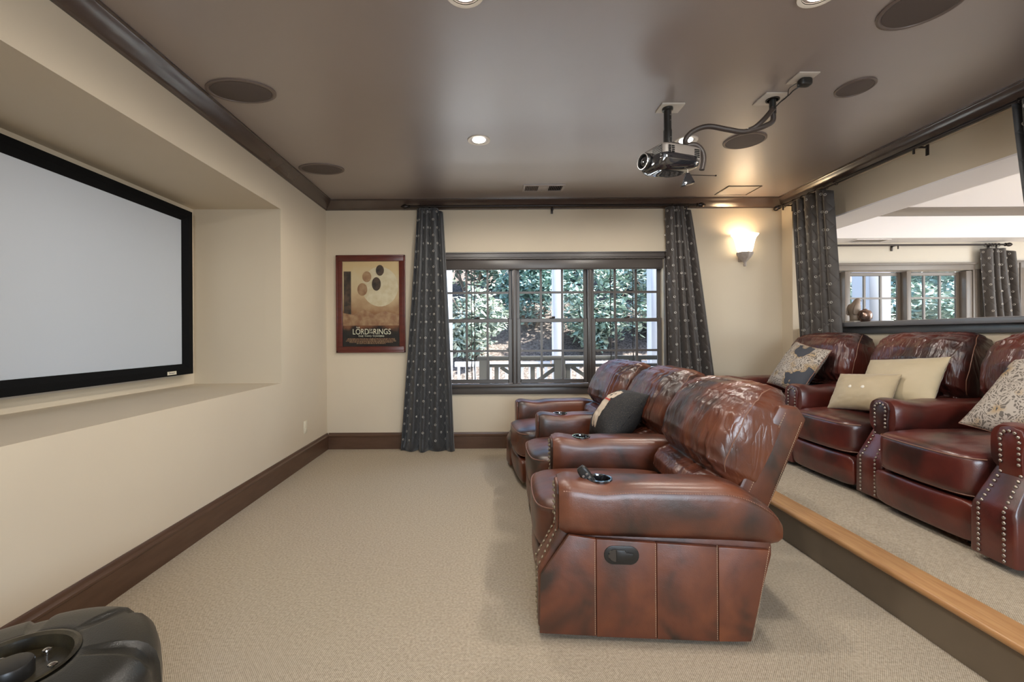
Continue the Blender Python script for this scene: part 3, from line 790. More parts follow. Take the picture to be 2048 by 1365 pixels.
def rod(name, label, p, q, rings, brackets, wall, m_=M_METAL, r=.013, fin=(True, True)):
    p, q = Vector(p), Vector(q); d = (q - p).normalized()
    o = thing(name, label, 'curtain rod', p)
    MB().tube([(0, 0, 0), q - p], r, 10).build('pole', m_, o, smooth=True)
    for k, (e, sg) in enumerate(((p, -1), (q, 1))):
        if not fin[k]: continue
        mt = d.to_track_quat('Z', 'Y').to_matrix() if sg > 0 else (-d).to_track_quat('Z', 'Y').to_matrix()
        f = MB().lathe([(.013, 0), (.022, .006), (.014, .016), (.02, .03), (.027, .05), (.022, .072), (.010, .09), (.003, .10)], n=14).build('finial', m_, o, smooth=True)
        f.matrix_local = Matrix.Translation(e - p) @ mt.to_4x4()
    rm = MB().torus((0, 0, 0), .021, .003, 14, 5).mesh('ring', m_, True)
    for t in rings:
        g = link(bpy.data.objects.new('ring', rm), o)
        g.matrix_local = Matrix.Translation((q - p) * t - Vector((0, 0, .006))) @ (d.to_track_quat('Z', 'Y').to_matrix().to_4x4() @ Matrix.Rotation(random.uniform(-.3, .3), 4, 'X'))
    for t in brackets:
        c = (q - p) * t; wv = Vector(wall)
        MB().bar(c, c + wv, .012, .012).obox(c + wv * .96 - Vector((0, 0, .02)), d * .012, wv.normalized() * .004, (0, 0, .04)).obox(c - Vector((0, 0, .028)), d * .006, wv.normalized() * .006, (0, 0, .022)).build('bracket', m_, o, bevel=.002)
    return o
RZ = 2.650
rod('curtain_rod', 'black rod with turned finials above the triple window', (-.86, YB - .11, RZ), (2.245, YB - .11, RZ), [.035, .05, .062, .075, .088, .915, .93, .945, .96, .972], [.03, .50, .965], (0, .105, 0))
curtain('curtain', 'charcoal quilted curtain left of the triple window, pooling on the floor', (0, YB - .11, 0), 0, (-.792, -.515), (-.985, -.40), RZ - .02, .004, 4, M_CURT, 3, group='floor length dotted curtains')
curtain('curtain', 'charcoal quilted curtain right of the triple window, behind the front recliners', (0, YB - .11, 0), 0, (1.915, 2.165), (1.94, 2.46), RZ - .02, PZ + .01, 4, M_CURT2, 8, group='floor length dotted curtains')
rod('curtain_rod', 'black rod along the crown moulding above the opening', (XR - .11, 4.80, 2.615), (XR - .11, .9, 2.615), [.02, .06, .09, .115, .14, .17, .2, .56, .59, .62, .65, .69], [.015, .39, .75], (.105, 0, 0))
curtain('curtain', 'brown black dotted curtain at the back corner end of the opening', (XR - .11, 4.30, 0), R(-90), (-.26, .22), (-.20, .33), 2.60, PZ + .01, 4, M_CURT2, 5, amp1=.03, push=.05, group='floor length dotted curtains')
curtain('curtain', 'black dotted curtain at the near end of the opening, cut by the frame', (XR - .11, 2.2, 0), R(-90), (-.45, .3), (-.28, .45), 2.60, PZ + .01, 6, M_CURT, 12, amp1=.03, push=.05, group='floor length dotted curtains')
rod('curtain_rod', 'slim bronze rod above the side room window', (3.9, SY - .10, 2.385), (6.66, SY - .10, 2.385), [.91, .925, .94, .955, .97], [.50, .96], (0, .095, 0), r=.012)
curtain('curtain', 'short grey dotted curtain beside the grey door in the side room', (0, SY - .10, 0), 0, (6.36, 6.76), (6.42, 6.85), 2.335, .9, 4, M_CURT2, 21, amp0=.03, group='side room curtain')

# ------------------------------------------------------------------ ceiling fittings
def downlight(x, y, label, on=True, z=H, power=None):
    o = thing('recessed_downlight', label, 'downlight', (x, y, z), group='recessed ceiling downlights')
    MB().lathe([(.068, -.004), (.085, -.007), (.088, -.003), (.088, .0), (.070, .0), (.058, .05), (.055, .05), (.066, -.001)], n=28, caps=False).build('trim_ring', M_PLASTER, o, smooth=True)
    MB().lathe([(.002, -.016), (.030, -.013), (.048, -.004), (.058, .012), (.002, .014)], n=20).build('bulb', M_BULB, o, smooth=True)
    d = bpy.data.lights.new('downlight_beam', 'SPOT'); d.energy = power or DOWNLIGHT_W; d.color = WARM; d.spot_size = R(176); d.spot_blend = .35; d.shadow_soft_size = .05
    l = bpy.data.objects.new('downlight_beam', d); link(l, o); l.location = (0, 0, -.03)
    return o
downlight(-.075, 3.393, 'lit recessed downlight alone in the ceiling middle, in front of the window')
downlight(1.517, 3.424, 'lit recessed downlight partly behind the projector pole and cable')
downlight(-.10, 1.936, 'lit recessed downlight at the top edge above the carpet aisle')
downlight(1.454, 1.948, 'lit recessed downlight at the top edge above the near recliner')
downlight(-.10, .45, 'recessed downlight over the camera side of the aisle')
downlight(1.454, .45, 'recessed downlight over the camera side of the platform')
downlight(5.6, 3.6, 'added unseen downlight in the side room ceiling near its window', z=2.80, power=11)  # added out of view to brighten the side room
downlight(5.6, 1.2, 'added unseen downlight in the side room ceiling away from its window', z=2.80, power=11)  # second added lamp, also only there to light the side room
def speaker(x, y, rx, ry, label):
    o = thing('ceiling_speaker', label, 'speaker', (x, y, H), group='round ceiling speakers')
    g = MB().lathe([(1.0, 0), (1.0, -.006), (.94, -.010), (.87, -.008), (.86, 0)], n=40).build('bezel', M_SPKRING, o, smooth=True)
    h = MB().lathe([(.86, 0), (.86, -.006), (.82, -.0075), (.01, -.008)], n=40).build('grille', M_GRILLE, o, smooth=True)
    for q in (g, h): q.scale = (rx, ry, 1)
speaker(-1.501, 2.70, .205, .135, 'oval dark ceiling speaker nearest along the screen wall')
speaker(-1.49, 3.96, .20, .13, 'faint oval ceiling speaker near the back left corner')
speaker(1.971, 3.43, .15, .15, 'round ceiling speaker behind the projector cable')
speaker(1.977, 2.03, .16, .16, 'round ceiling speaker at the upper edge above the back row')
speaker(2.224, 2.70, .10, .11, 'small faint round plate between the cable outlet and the rod')
v = thing('ceiling_vent', 'louvred supply vent in the ceiling before the window curtain rod', 'vent', (.548, 4.50, H))
MB().box((-.21, -.10, -.010), (.21, -.075, 0)).box((-.21, .075, -.010), (.21, .10, 0)).box((-.21, -.075, -.010), (-.185, .075, 0)).box((.185, -.075, -.010), (.21, .075, 0)).box((-.055, -.075, -.009), (.055, .075, 0)).build('vent_frame', M_CEIL, v, bevel=.002, seg=1)
MB().box((-.185, -.075, -.002), (.185, .075, 0)).build('backing', M_BLACK, v)
for sg in (-1, 1):
    for k in range(7):
        x = sg * (.068 + k * .0178)
        MB().obox((x, 0, -.006), (.0055, 0, .004 * sg), (0, .075, 0), (.0006, 0, .0008)).build('slat', M_SPKRING, v)
p_ = thing('access_panel', 'flush square access panel in the ceiling by the back right corner', 'panel', (2.58, 4.62, H))
MB().box((-.155, -.13, -.004), (.155, .13, 0)).build('hatch', M_CEIL, p_)
MB().box((-.17, .13, -.006), (.17, .142, 0)).box((-.17, -.142, -.006), (.17, -.13, 0)).box((-.17, -.13, -.006), (-.158, .13, 0)).box((.158, -.13, -.006), (.17, .13, 0)).build('hatch_frame', M_TRIM, p_)
v2 = thing('soffit_vent', 'white louvred vent in the side room soffit', 'vent', (4.86, 5.71, 2.44))
MB().box((-.22, -.09, -.008), (.22, -.07, 0)).box((-.22, .07, -.008), (.22, .09, 0)).box((-.22, -.07, -.008), (-.2, .07, 0)).box((.2, -.07, -.008), (.22, .07, 0)).build('vent_frame', M_WHITE, v2)
for k in range(5):
    MB().obox((0, -.056 + k * .028, -.006), (.2, 0, 0), (0, .010, .004), (0, .0006, .0008)).build('slat', M_PLASTER, v2)

# ------------------------------------------------------------------ wall sconce
sc = thing('wall_sconce', 'lit flared alabaster uplight sconce on the back wall', 'sconce', (2.770, YB - .102, 2.115))
def flute(prof, n=40, k=10, a=.05):
    rows = []
    for r, z, fl in prof:
        rows.append([((r * (1 + fl * math.cos(k * t))) * math.cos(t), (r * (1 + fl * math.cos(k * t))) * math.sin(t), z) for t in (2 * math.pi * i / n for i in range(n))])
    return MB().grid(rows, closed_u=True)
sh = flute([(.055, 0, 0), (.074, .02, .01), (.088, .06, .015), (.098, .11, .02), (.108, .15, .025), (.122, .185, .04), (.145, .212, .04), (.141, .216, .04), (.118, .185, .04), (.10, .15, .02), (.088, .10, .01), (.07, .04, 0)]).build('glass_shade', M_SHADE, sc, smooth=True)
sh.scale = (1, .66, 1)
M_CUP = mat('antique_plaster_metal', (.36, .31, .275), .55, color2=(.30, .25, .22), nscale=30)
cup = flute([(.003, -.135, 0), (.014, -.132, 0), (.018, -.115, 0), (.013, -.10, 0), (.018, -.085, .02), (.036, -.066, .05), (.062, -.038, .07), (.080, -.006, .08), (.083, .016, .10), (.076, .014, .08), (.05, -.005, 0), (.002, -.01, 0)], k=8).build('metal_cup', M_CUP, sc, smooth=True)
cup.scale = (1, .85, 1)
MB().box((-.022, .030, -.070), (.022, .102, .0)).build('backplate', M_CUP, sc, bevel=.008)
d = bpy.data.lights.new('sconce_bulb', 'POINT'); d.energy = 5; d.color = (1, .80, .55); d.shadow_soft_size = .05
l = bpy.data.objects.new('sconce_bulb', d); link(l, sc); l.location = (0, 0, .145)

# ------------------------------------------------------------------ outlet
oo = thing('wall_outlet', 'ivory outlet plate low on the screen wall', 'outlet', (XL, 4.345, .365))
MB().box((0, -.038, -.06), (.006, .038, .06)).build('cover_plate', M_OUTLET, oo, bevel=.003)
for z in (-.026, .026):
    MB().box((.006, -.017, z - .014), (.009, .017, z + .014)).build('receptacle', M_OUTLET, oo, bevel=.003)

# ------------------------------------------------------------------ projector and its cabling
pj = thing('ceiling_projector', 'grey and gloss black projector hanging on a pole mount', 'projector', (1.19, 2.92, 2.39), R(20))
MB().box((-.075, -.06, .338), (.075, .06, .35)).build('ceiling_plate', M_PLASTER, pj, bevel=.003).rotation_euler = (0, 0, -R(20))
MB().lathe([(.034, .338), (.034, .322), (.024, .318), (.024, .20), (.027, .19), (.027, .072)], c=(-.02, 0, 0), n=18).build('mount_pole', M_BLKPL, pj, smooth=True)
for z in (.285, .25, .14):
    MB().lathe([(.0035, -.029), (.0035, -.024)], c=(-.02, 0, z), n=8, axis='y').build('bolt', M_ALU, pj)
MB().box((-.10, -.10, .082), (.07, .10, .09)).bar((-.02, 0, .09), (-.095, -.09, .055), .02, .01).bar((-.02, 0, .09), (.07, -.09, .055), .02, .01).bar((-.02, 0, .09), (.07, .09, .055), .02, .01).build('mount_bracket', M_BLKPL, pj, bevel=.003)
def up(p, q):
    p = p.copy()
    if p.x < 0: p.y *= 1 - .08 * (-p.x / .19) ** 2
    return p
weld(softbox((.18, .135, .055), 9, 14, up).build('upper_case', M_PROJ, pj)).location = (0, 0, .018)
def lw(p, q):
    p = p.copy(); t = (p.x + .19) / .38
    if p.z < 0: p.z *= (1.15 - .75 * t ** 2.2)
    p.y *= 1 - .22 * max(0, -q[2])
    return p
weld(softbox((.188, .14, .062), 5, 16, lw).build('lower_case', M_GLOSS, pj)).location = (-.006, 0, -.045)
ln = MB().lathe([(.058, .0), (.062, -.012), (.060, -.035), (.054, -.042), (.047, -.038), (.045, -.015), (.002, -.010)], n=30, axis='x', c=(-.178, .045, -.020)).build('lens_ring', M_BLKPL, pj, smooth=True)
MB().lathe([(.046, -.018), (.040, -.028), (.025, -.034), (.002, -.036)], n=24, axis='x', c=(-.178, .045, -.020)).build('lens_glass', M_GLOSS, pj, smooth=True)
MB().torus((-.216, .045, -.02), .057, .004, 28, 6, Matrix.Rotation(R(90), 3, 'Y')).build('lens_bezel', M_CHROME, pj, smooth=True)
gr = MB()
for k in range(7): gr.box((-.184, -.118, -.028 + k * .012), (-.178, -.018, -.022 + k * .012))
gr.build('front_grille', M_BLKPL, pj)
for x0 in (-.135, -.105, .10, .125):
    for k in range(5):
        MB().box((x0, -.1375, -.012 + k * .013), (x0 + .022, -.1335, -.006 + k * .013)).build('side_slot', M_BLACK, pj)
for ch in pj.children:
    if ch.name.split('.')[0] not in ('ceiling_plate', 'mount_pole', 'bolt'):
        ch.scale = (.87, .87, .87); ch.location = ch.location * .87
M_CABLE = mat('dark_ribbed_conduit', (.045, .033, .028), .5)
def smooth_path(pts, n=8):
    pts = [Vector(p) for p in pts]; out = []
    for i in range(len(pts) - 1):
        p0, p1, p2, p3 = pts[max(i - 1, 0)], pts[i], pts[i + 1], pts[min(i + 2, len(pts) - 1)]
        for k in range(n):
            t = k / n
            out.append(.5 * ((2 * p1) + (p2 - p0) * t + (2 * p0 - 5 * p1 + 4 * p2 - p3) * t * t + (3 * p1 - p0 - 3 * p2 + p3) * t ** 3))
    return out + [pts[-1]]
cb_ = thing('cable_conduit', 'dark conduit curving from a ceiling plate down to the projector', 'conduit', (1.80, 2.82, H))
MB().box((-.085, -.075, -.008), (.055, .075, 0)).build('ceiling_plate', M_PLASTER, cb_, bevel=.003)
MB().lathe([(.040, -.008), (.040, -.014), (.032, -.014), (.032, -.008)], n=20).build('grommet', M_METAL, cb_)
O = Vector((1.80, 2.82, H))
MB().tube([(0, 0, 0), (0, 0, -.10)], .020, 12).build('drop_pipe', M_BLKPL, cb_, smooth=True)
pa = [(1.80, 2.82, 2.66), (1.803, 2.825, 2.60), (1.757, 2.83, 2.570), (1.69, 2.84, 2.552), (1.625, 2.85, 2.542), (1.534, 2.86, 2.562), (1.416, 2.88, 2.592), (1.328, 2.90, 2.568), (1.285, 2.91, 2.519), (1.303, 2.93, 2.492)]
MB().tube([p - O for p in smooth_path(pa)], .0165, 10).build('main_run', M_CABLE, cb_, smooth=True)
MB().tube([p - O for p in smooth_path([(1.303, 2.93, 2.492), (1.36, 2.92, 2.487), (1.40, 2.92, 2.445), (1.408, 2.92, 2.39), (1.396, 2.92, 2.326)])], .017, 10).build('tail_run', M_CABLE, cb_, smooth=True)
ou = thing('plugged_ceiling_outlet', 'ceiling outlet plate with a black plug and thin cord', 'outlet', (1.83, 2.592, H))
MB().box((-.06, -.06, -.008), (.06, .06, 0)).build('cover_plate', M_PLASTER, ou, bevel=.003)
weld(softbox((.035, .025, .022), 5, 6).build('plug', M_BLKPL, ou)).location = (.012, 0, -.03)
O = Vector((1.83, 2.592, H))
for w_, pa in ((.0035, [(1.835, 2.592, 2.70), (1.797, 2.62, 2.68), (1.789, 2.65, 2.669), (1.768, 2.70, 2.651), (1.752, 2.77, 2.625)]), (.0025, [(1.80, 2.60, 2.71), (1.77, 2.62, 2.69), (1.785, 2.66, 2.665), (1.766, 2.70, 2.650)])):
    MB().tube([p - O for p in smooth_path(pa)], w_, 6).build('cord', M_BLKPL, ou, smooth=True)
MB().tube([p - O for p in smooth_path([(1.757, 2.74, 2.64), (1.735, 2.80, 2.60), (1.70, 2.835, 2.566), (1.66, 2.845, 2.549)])], .016, 10).build('sleeve', M_CABLE, ou, smooth=True)
ir = thing('dangling_sensor', 'small glossy wedge sensor dangling by a cord below the projector', 'sensor', (1.275, 2.86, 2.25))
MB().add([(-.045, -.02, -.055), (.04, -.025, -.035), (.045, .03, -.03), (-.035, .03, -.05), (-.008, -.008, .035), (.012, -.008, .035), (.012, .010, .035), (-.008, .010, .035)],
         [(0, 3, 2, 1), (4, 5, 6, 7), (0, 1, 5, 4), (1, 2, 6, 5), (2, 3, 7, 6), (3, 0, 4, 7)]).build('wedge_housing', M_GLOSS, ir, bevel=.004)
MB().tube(smooth_path([(.002, 0, .035), (.01, .02, .07), (.03, .04, .11)]), .003, 6).build('cord', M_PLASTER, ir, smooth=True)
MB().tube([(.01, 0, .022), (.18, .0, .016)], .0022, 6).add([(.178, -.004, .012), (.186, -.004, .012), (.186, .004, .012), (.178, .004, .012), (.178, -.004, .02), (.186, -.004, .02), (.186, .004, .02), (.178, .004, .02)], [(0, 3, 2, 1), (4, 5, 6, 7), (0, 1, 5, 4), (1, 2, 6, 5), (2, 3, 7, 6), (3, 0, 4, 7)]).build('rod_antenna', M_METAL, ir)

# ------------------------------------------------------------------ recliners
def dz(d, k, h=None):
    if d < .70 or k == 1: return d
    if h is None: return .70 + (d - .70) * .80
    return max(.60, d - .07 - .20 * max(0, h - .40))
NAIL_MESH = {}
def nail_mesh(m_):
    if m_.name not in NAIL_MESH:
        NAIL_MESH[m_.name] = MB().lathe([(.0085, 0), (.0075, -.003), (.0045, -.0055), (.0008, -.0065)], n=8, axis='x').mesh('nailhead', m_, smooth='full')
    return NAIL_MESH[m_.name]
def arm_roll(L0, L1, hw, cup, k):
    """padded top roll of an arm, d from L0 to L1"""
    st = []
    n = 34
    for i in range(n + 1):
        t = i / n
        d = L0 + (L1 - L0) * t
        top = .632 - .012 * math.exp(-((d - .27) / .07) ** 2) + .010 * math.exp(-((d - L0) / .07) ** 2)
        bot = .405 - .015 * t
        if t > .72: top -= .135 * ((t - .72) / .28) ** 2
        e = 1.0
        if i == 0: e = .86
        if i == 1: e = .965
        if i == n - 1: e = .93
        if i == n: e = .74
        cz, hz = (top + bot) / 2, (top - bot) / 2
        row = []
        for j in range(28):
            q = 2 * math.pi * j / 28
            y = hw * e * sgnpow(math.cos(q), .55 if k == 1 else .62)
            z = cz + hz * e * sgnpow(math.sin(q), .46 if k == 1 else .60)
            row.append((dz(d, k), y, z))
        st.append(row)
    return MB().grid(st, closed_u=True, cap0=True, cap1=True)
def cut_hole(o, x, y, r):
    cut = MB().lathe([(r, .50), (r, .80)], c=(x, y, 0), n=28).build('cutter', None)
    cut.parent = o.parent
    m_ = o.modifiers.new('hole', 'BOOLEAN'); m_.operation = 'DIFFERENCE'; m_.object = cut; m_.solver = 'EXACT'
    dg = bpy.context.evaluated_depsgraph_get()
    me = bpy.data.meshes.new_from_object(o.evaluated_get(dg))
    o.modifiers.clear(); o.data = me
    bpy.data.objects.remove(cut)
    me.shade_smooth(); me.set_sharp_from_angle(angle=R(45))
def arm(chair, world, mlea, k=1.0, nails=None, cup=False, panels=0, handle=False, name='armrest'):
    """world = (x_front, y_centre, z, angle); part of `chair`"""
    aw = Matrix.Translation((world[0], world[1], world[2])) @ Matrix.Rotation(-R(world[3]), 4, 'Z')
    bpy.context.view_layer.update()
    e = arm_roll(.090, .985, .112, cup, k).build(name, mlea, chair, smooth=60)
    e.matrix_local = chair.matrix_world.inverted() @ aw
    if cup:
        bpy.context.view_layer.update()
        par = e.parent
        loc = e.matrix_local.copy()
        e.parent = None; e.matrix_local = Matrix.Identity(4)
        bpy.context.view_layer.update()
        cut_hole(e, .27, -.0, .046)
        e.parent = par; e.matrix_local = loc
        cp = MB().lathe([(.045, .52), (.045, .622), (.047, .628), (.055, .628), (.057, .624), (.0555, .618), (.047, .616), (.0465, .52)], c=(.27, 0, 0), n=28).build('cup_holder_ring', M_GLOSS, e, smooth=True)
        MB().lathe([(.046, .520), (.001, .520), (.001, .514), (.046, .514)], c=(.27, 0, 0), n=24).build('cup_holder_floor', M_BLKPL, e)
    # body under the roll: flared towards the floor at the front
    S = [(0, .03, .14, .26, .096, .090), (.012, .03, .20, .285, .100, .088), (.05, .03, .24, .355, .104, .082), (.10, .03, .28, .45, .108, .074), (.14, .03, .30, .47, .110, .078), (.80, .03, .30, .47, .110, .09), (.845, .03, .30, .46, .110, .09), (.93, .36, .40, .44, .105, .09)]
    rows = []
    for d, zb, z1, zt, wb, wt in S:
        d = dz(d, k)
        rows.append([(d, -wb, zb), (d, -wb, z1), (d, -wt - .006, (z1 + zt) / 2 + .01), (d, -wt, zt), (d, wt, zt), (d, wt + .006, (z1 + zt) / 2 + .01), (d, wb, z1), (d, wb, zb)])
    MB().grid(rows, closed_u=True, cap0=True, cap1=True).build('arm_body', mlea, e, bevel=.010)
    # raised neck panel up the front of the roll
    nk = MB()
    pr_ = [(-.052, .40), (-.048, .50), (-.060, .575), (-.045, .615), (0, .627), (.045, .615), (.060, .575), (.048, .50), (.052, .40)]
    nk.prism(pr_, (.02, 0, 0), (.078, 0, 0), (0, 1, 0), (0, 0, 1))
    nk.build('front_facing', mlea, e, bevel=.006)
    if nails:
        path = []
        for z in [.05 + i * .0235 for i in range(10)]: path.append((-.001, .055, z, 0))
        for i in range(8):
            t = (i + .5) / 8; path.append((.004 + .093 * t, .052 - .012 * t, .268 + .18 * t, 27))
        for z in (.462, .486, .510, .534): path.append((.076, .038, z, 0))
        for yy, z in ((.040, .560), (.036, .582), (.022, .598)): path.append((.076, yy, z, 0))
        pts = path + [(x, -y, z, r_) for x, y, z, r_ in path] + [(.076, 0, .604, 0)]
        nm = nail_mesh(M_NAIL if nails == 'nickel' else M_BRASS)
        for x, y, z, r_ in pts:
            q = link(bpy.data.objects.new('nailhead', nm), e)
            q.location = (x, y, z); q.rotation_euler = (0, R(r_ * .9), 0)
    if panels:
        xs = [(.005, .125), (.245), (.495), (.735), (.862)]
        cuts = [.004, .235, .475, .715, .850]
        for i in range(4):
            x0, x1 = cuts[i] + .0006, cuts[i + 1] - .0006
            def zt(x): return .425 - .04 * x
            if i == 0: poly = [(x0, .025), (x1, .022), (x1, zt(x1)), (.125, .43), (x0 + .006, .262)]
            elif i == 3: poly = [(x0, .02), (x1 - .01, .025), (x1 + .065, zt(.9)), (x0, zt(x0))]
            else: poly = [(x0, .02), (x1, .02), (x1, zt(x1)), (x0, zt(x0))]
            MB().prism([(dz(x, k), z) for x, z in poly], (0, .020, 0), (0, -.124, 0)).build('side_panel', M_SIDE, e, bevel=.003)
        sq = MB()
        for c_ in cuts[1:4] + [.846]:
            for j in range(46):
                z = .03 + j * .0084
                if z > .40: break
                xx = c_ - .006 + (.075 * z / .43 if c_ > .8 else 0)
                sq.box((xx - .0008, -.1252, z), (xx + .0008, -.1236, z + .0052))
        st_ = sq.build('stitching', M_THREAD, e); st_['kind'] = 'stuff'
        sq = MB()
        for j in range(86):
            d = .11 + j * .0099
            if d > .96: break
            top = .632 - .012 * math.exp(-((d - .27) / .07) ** 2); t = (d - .09) / .895
            if t > .72: top -= .135 * ((t - .72) / .28) ** 2
            cz, hz = (top + .405 - .015 * t) / 2, (top - .405 + .015 * t) / 2
            sl = 0 if t < .72 else -.0034 * .27 * 2 * (t - .72) / .0784 * .7
            sq.obox((dz(d, k), -.112 * .924 - .0006, cz + hz * .727 + .0004), (.0036, 0, sl), (0, .0016, .0008), (0, .0006, .0012))
        st_ = sq.build('stitching', M_PIPE, e); st_['kind'] = 'stuff'
    if handle:
        def stad(w, h, n=10): return [(w * (1 if math.cos(t) > 0 else -1) + h * math.cos(t), h * math.sin(t)) for t in (2 * math.pi * (i + .5) / (2 * n) for i in range(2 * n))]
        hc = (.335, -.128, .355)
        h_ = MB().prism(stad(.032, .038), (0, .006, 0), hc).build('recline_handle', M_BLKPL, e, bevel=.004)
        MB().lathe([(.027, .0), (.024, -.003), (.001, -.0035)], n=20, axis='y', c=(hc[0] - .026, hc[1] - .0006, hc[2])).build('finger_recess', M_GLOSS, e, smooth=True)
        MB().prism([(-.022, -.024), (.012, -.024), (.020, -.012), (.046, -.012), (.046, .010), (.020, .012), (.012, .024), (-.022, .024)], (0, .006, 0), (hc[0], hc[1] - .007, hc[2])).build('lever', M_BLKPL, e, bevel=.003)
    return e
def back_cushion(chair, mlea, seed, k):
    e_ = Vector((.41, 0, .912)); n_ = Vector((-.912, 0, .41)); O = Vector((.80, 0, .42))
    tab = [(-.03, .02, .26), (.0, .10, .285), (.06, .165, .292), (.14, .178, .298), (.20, .165, .305), (.25, .130, .318), (.285, .098, .328), (.32, .135, .336), (.38, .184, .350), (.48, .205, .355), (.60, .212, .358), (.74, .200, .352), (.86, .170, .338), (.94, .130, .315), (1.01, .075, .285), (1.06, .012, .24)]
    ns, nt_ = 110, 120
    rnd = random.Random(seed); sh_ = rnd.uniform(0, 50)
    rows = []
    for i in range(ns + 1):
        s_ = -.03 + 1.09 * i / ns
        T_, W_ = lerp_tab(tab, s_)
        c = O + e_ * (s_ * .61)
        row = []
        low = math.exp(-((s_ - .30) / .12) ** 2); top_ = math.exp(-((s_ - .93) / .16) ** 2)
        for j in range(nt_ + 1):
            ph = (j / nt_ - .5) * math.pi
            yy = sgnpow(math.sin(ph), .60); cc = max(math.cos(ph), 0) ** .36
            y = W_ * yy; t_ = T_ * cc
            # gathers: folds run down the cushion, wander, and fan out towards the lower corners
            wan = .035 * noise.noise(Vector((y * 5, s_ * 3.5, sh_))) + .05 * (s_ - .6) * (1 if y > 0 else -1) * abs(yy)
            yw = y + wan
            f1 = 1 - abs(noise.noise(Vector((yw * 21, s_ * 2.6, sh_)))) * 2.4
            f2 = 1 - abs(noise.noise(Vector((yw * 44, s_ * 5.0, sh_ + 3)))) * 2.4
            g = noise.noise(Vector((y * 7 + s_ * 4, s_ * 6, sh_ + 9)))
            edge = .62 + .30 * abs(yy) ** 3
            t_ += ((.0150 * low + .0115 * top_ + .0060) * f1 * edge + (.0060 * low + .0045 * top_ + .0015) * f2 + .010 * g) * min(1, cc * 1.2)
            t_ -= .007 * math.exp(-((abs(y) - .275) / .012) ** 2) * (s_ > .32)
            d = c + n_ * t_ - n_ * (.06 * (1 - cc))
            row.append((dz(d.x, k, d.z), y, d.z + (.03 * max(0, s_) if k != 1 else 0)))
        rows.append(row)
    mb = MB().grid(rows)
    o = mb.build('back_cushion', M_DKCUSH if mlea is M_DKLEA else M_BGCUSH, chair, smooth='full')
    # piping along both side seams
    for sg in (-1, 1):
        j = 9 if sg < 0 else nt_ - 9
        pts = [Vector(rows[i][j]) for i in range(37, ns - 1, 2)]
        MB().tube(pts, .0028, 6).build('piping', M_PIPE, o, smooth=True)
    return o
def recliner(label, loc, ang, mlea, k, seed, group):
    c = thing('recliner', label, 'recliner', loc, -R(ang), group)
    def cush(p, q):
        p = p.copy()
        if q[2] > 0:
            p.z += .035 * (1 - q[0] ** 2) * (1 - q[1] ** 2)
            p.z += .004 * noise.noise(Vector((p.x * 9, p.y * 22, seed))) * (1 - abs(q[0]) ** 6)
        p.x -= .02 * (1 - q[1] ** 2) * max(0, -q[0])
        return p
    sc_ = weld(softbox((.38, .296, .118), 7, 26, cush).build('seat_cushion', mlea, c)); sc_.location = (.375, 0, .352)
    for z in (.085, -.095):
        pts = []
        for i in range(41):
            y = -.285 + .57 * i / 40; q1 = y / .296
            xx = -.38 * (1 - abs(q1) ** 7) ** (1 / 7) if abs(q1) < 1 else 0
            zz = z / .118
            xx *= (1 - abs(zz) ** 7) ** (1 / 7)
            pts.append((xx - .02 * (1 - q1 * q1) - .001, y, z + .004))
        MB().tube(pts, .0035, 6).build('piping', M_PIPE, sc_, smooth=True)
    def foot(p, q):
        p = p.copy(); p.x -= .022 * (1 - q[1] ** 2) * (1 - .5 * q[2] ** 2) ; p.x += .012 * q[2] * -1 * (q[2] < 0) ; return p
    weld(softbox((.03, .294, .098), 8, 16, foot).build('footrest_panel', mlea, c)).location = (.032, 0, .138)
    MB().box((.06, -.28, .04), (dz(.84, k), .28, .24)).build('base_frame', mlea, c)
    for y in (-.2, .2):
        for x in (.12, .70):
            MB().box((x - .03, y - .03, 0), (x + .03, y + .03, .045)).build('foot', M_BLKPL, c)
    poly = [(.80, .385), (.96, .375), (1.01, .50), (1.165, .87), (1.13, .925), (1.05, .93), (.98, .80), (.82, .45)]
    if k != 1: poly = [(.80, .385), (.88, .375), (.92, .50), (1.08, .87), (1.06, .925), (1.0, .93), (.94, .80), (.82, .45)]
    MB().prism([(dz(x, k, z), z) for x, z in poly], (0, .69, 0), (0, -.345, 0)).build('back_frame', mlea, c, bevel=.012)
    sq = MB()
    for sg in (-1, 1):
        for (x0, z0), (x1, z1) in (((.985, .46), (1.142, .862)), ((.865, .44), (1.075, .905))):
            n = 46
            for j in range(n):
                p = Vector((x0, sg * .346, z0)).lerp(Vector((x1, sg * .346, z1)), j / n); q = Vector((x0, sg * .346, z0)).lerp(Vector((x1, sg * .346, z1)), (j + .6) / n)
                p.x, q.x = dz(p.x, k, p.z), dz(q.x, k, q.z)
                sq.bar(p, q, .0016, .0016)
    st_ = sq.build('stitching', M_THREAD, c); st_['kind'] = 'stuff'
    back_cushion(c, mlea, seed, k)
    return c
G1, G2 = 'recliners of the front row', 'recliners of the back row'
A1, A2, A3, A4 = (.20, 1.945, 0, 4), (.285, 2.74, 0, 2), (.285, 3.53, 0, -3), (.165, 4.25, 0, -7)
c1 = recliner('red brown leather recliner nearest the camera, remote in its cup holder', (.235, 2.345, 0), 3, M_DKLEA, 1, 11, G1)
arm(c1, A1, M_DKLEA, nails='brass', cup=True, panels=4, handle=True)
c2 = recliner('middle leather recliner of the front row, holding the dog cushion', (.275, 3.135, 0), 0, M_DKLEA, 1, 23, G1)
arm(c2, A2, M_DKLEA, cup=True, nails='brass')
c3 = recliner('front row leather recliner farthest back, nearest the window', (.215, 3.89, 0), -5, M_DKLEA, 1, 37, G1)
arm(c3, A3, M_DKLEA, cup=True); arm(c3, A4, M_DKLEA)
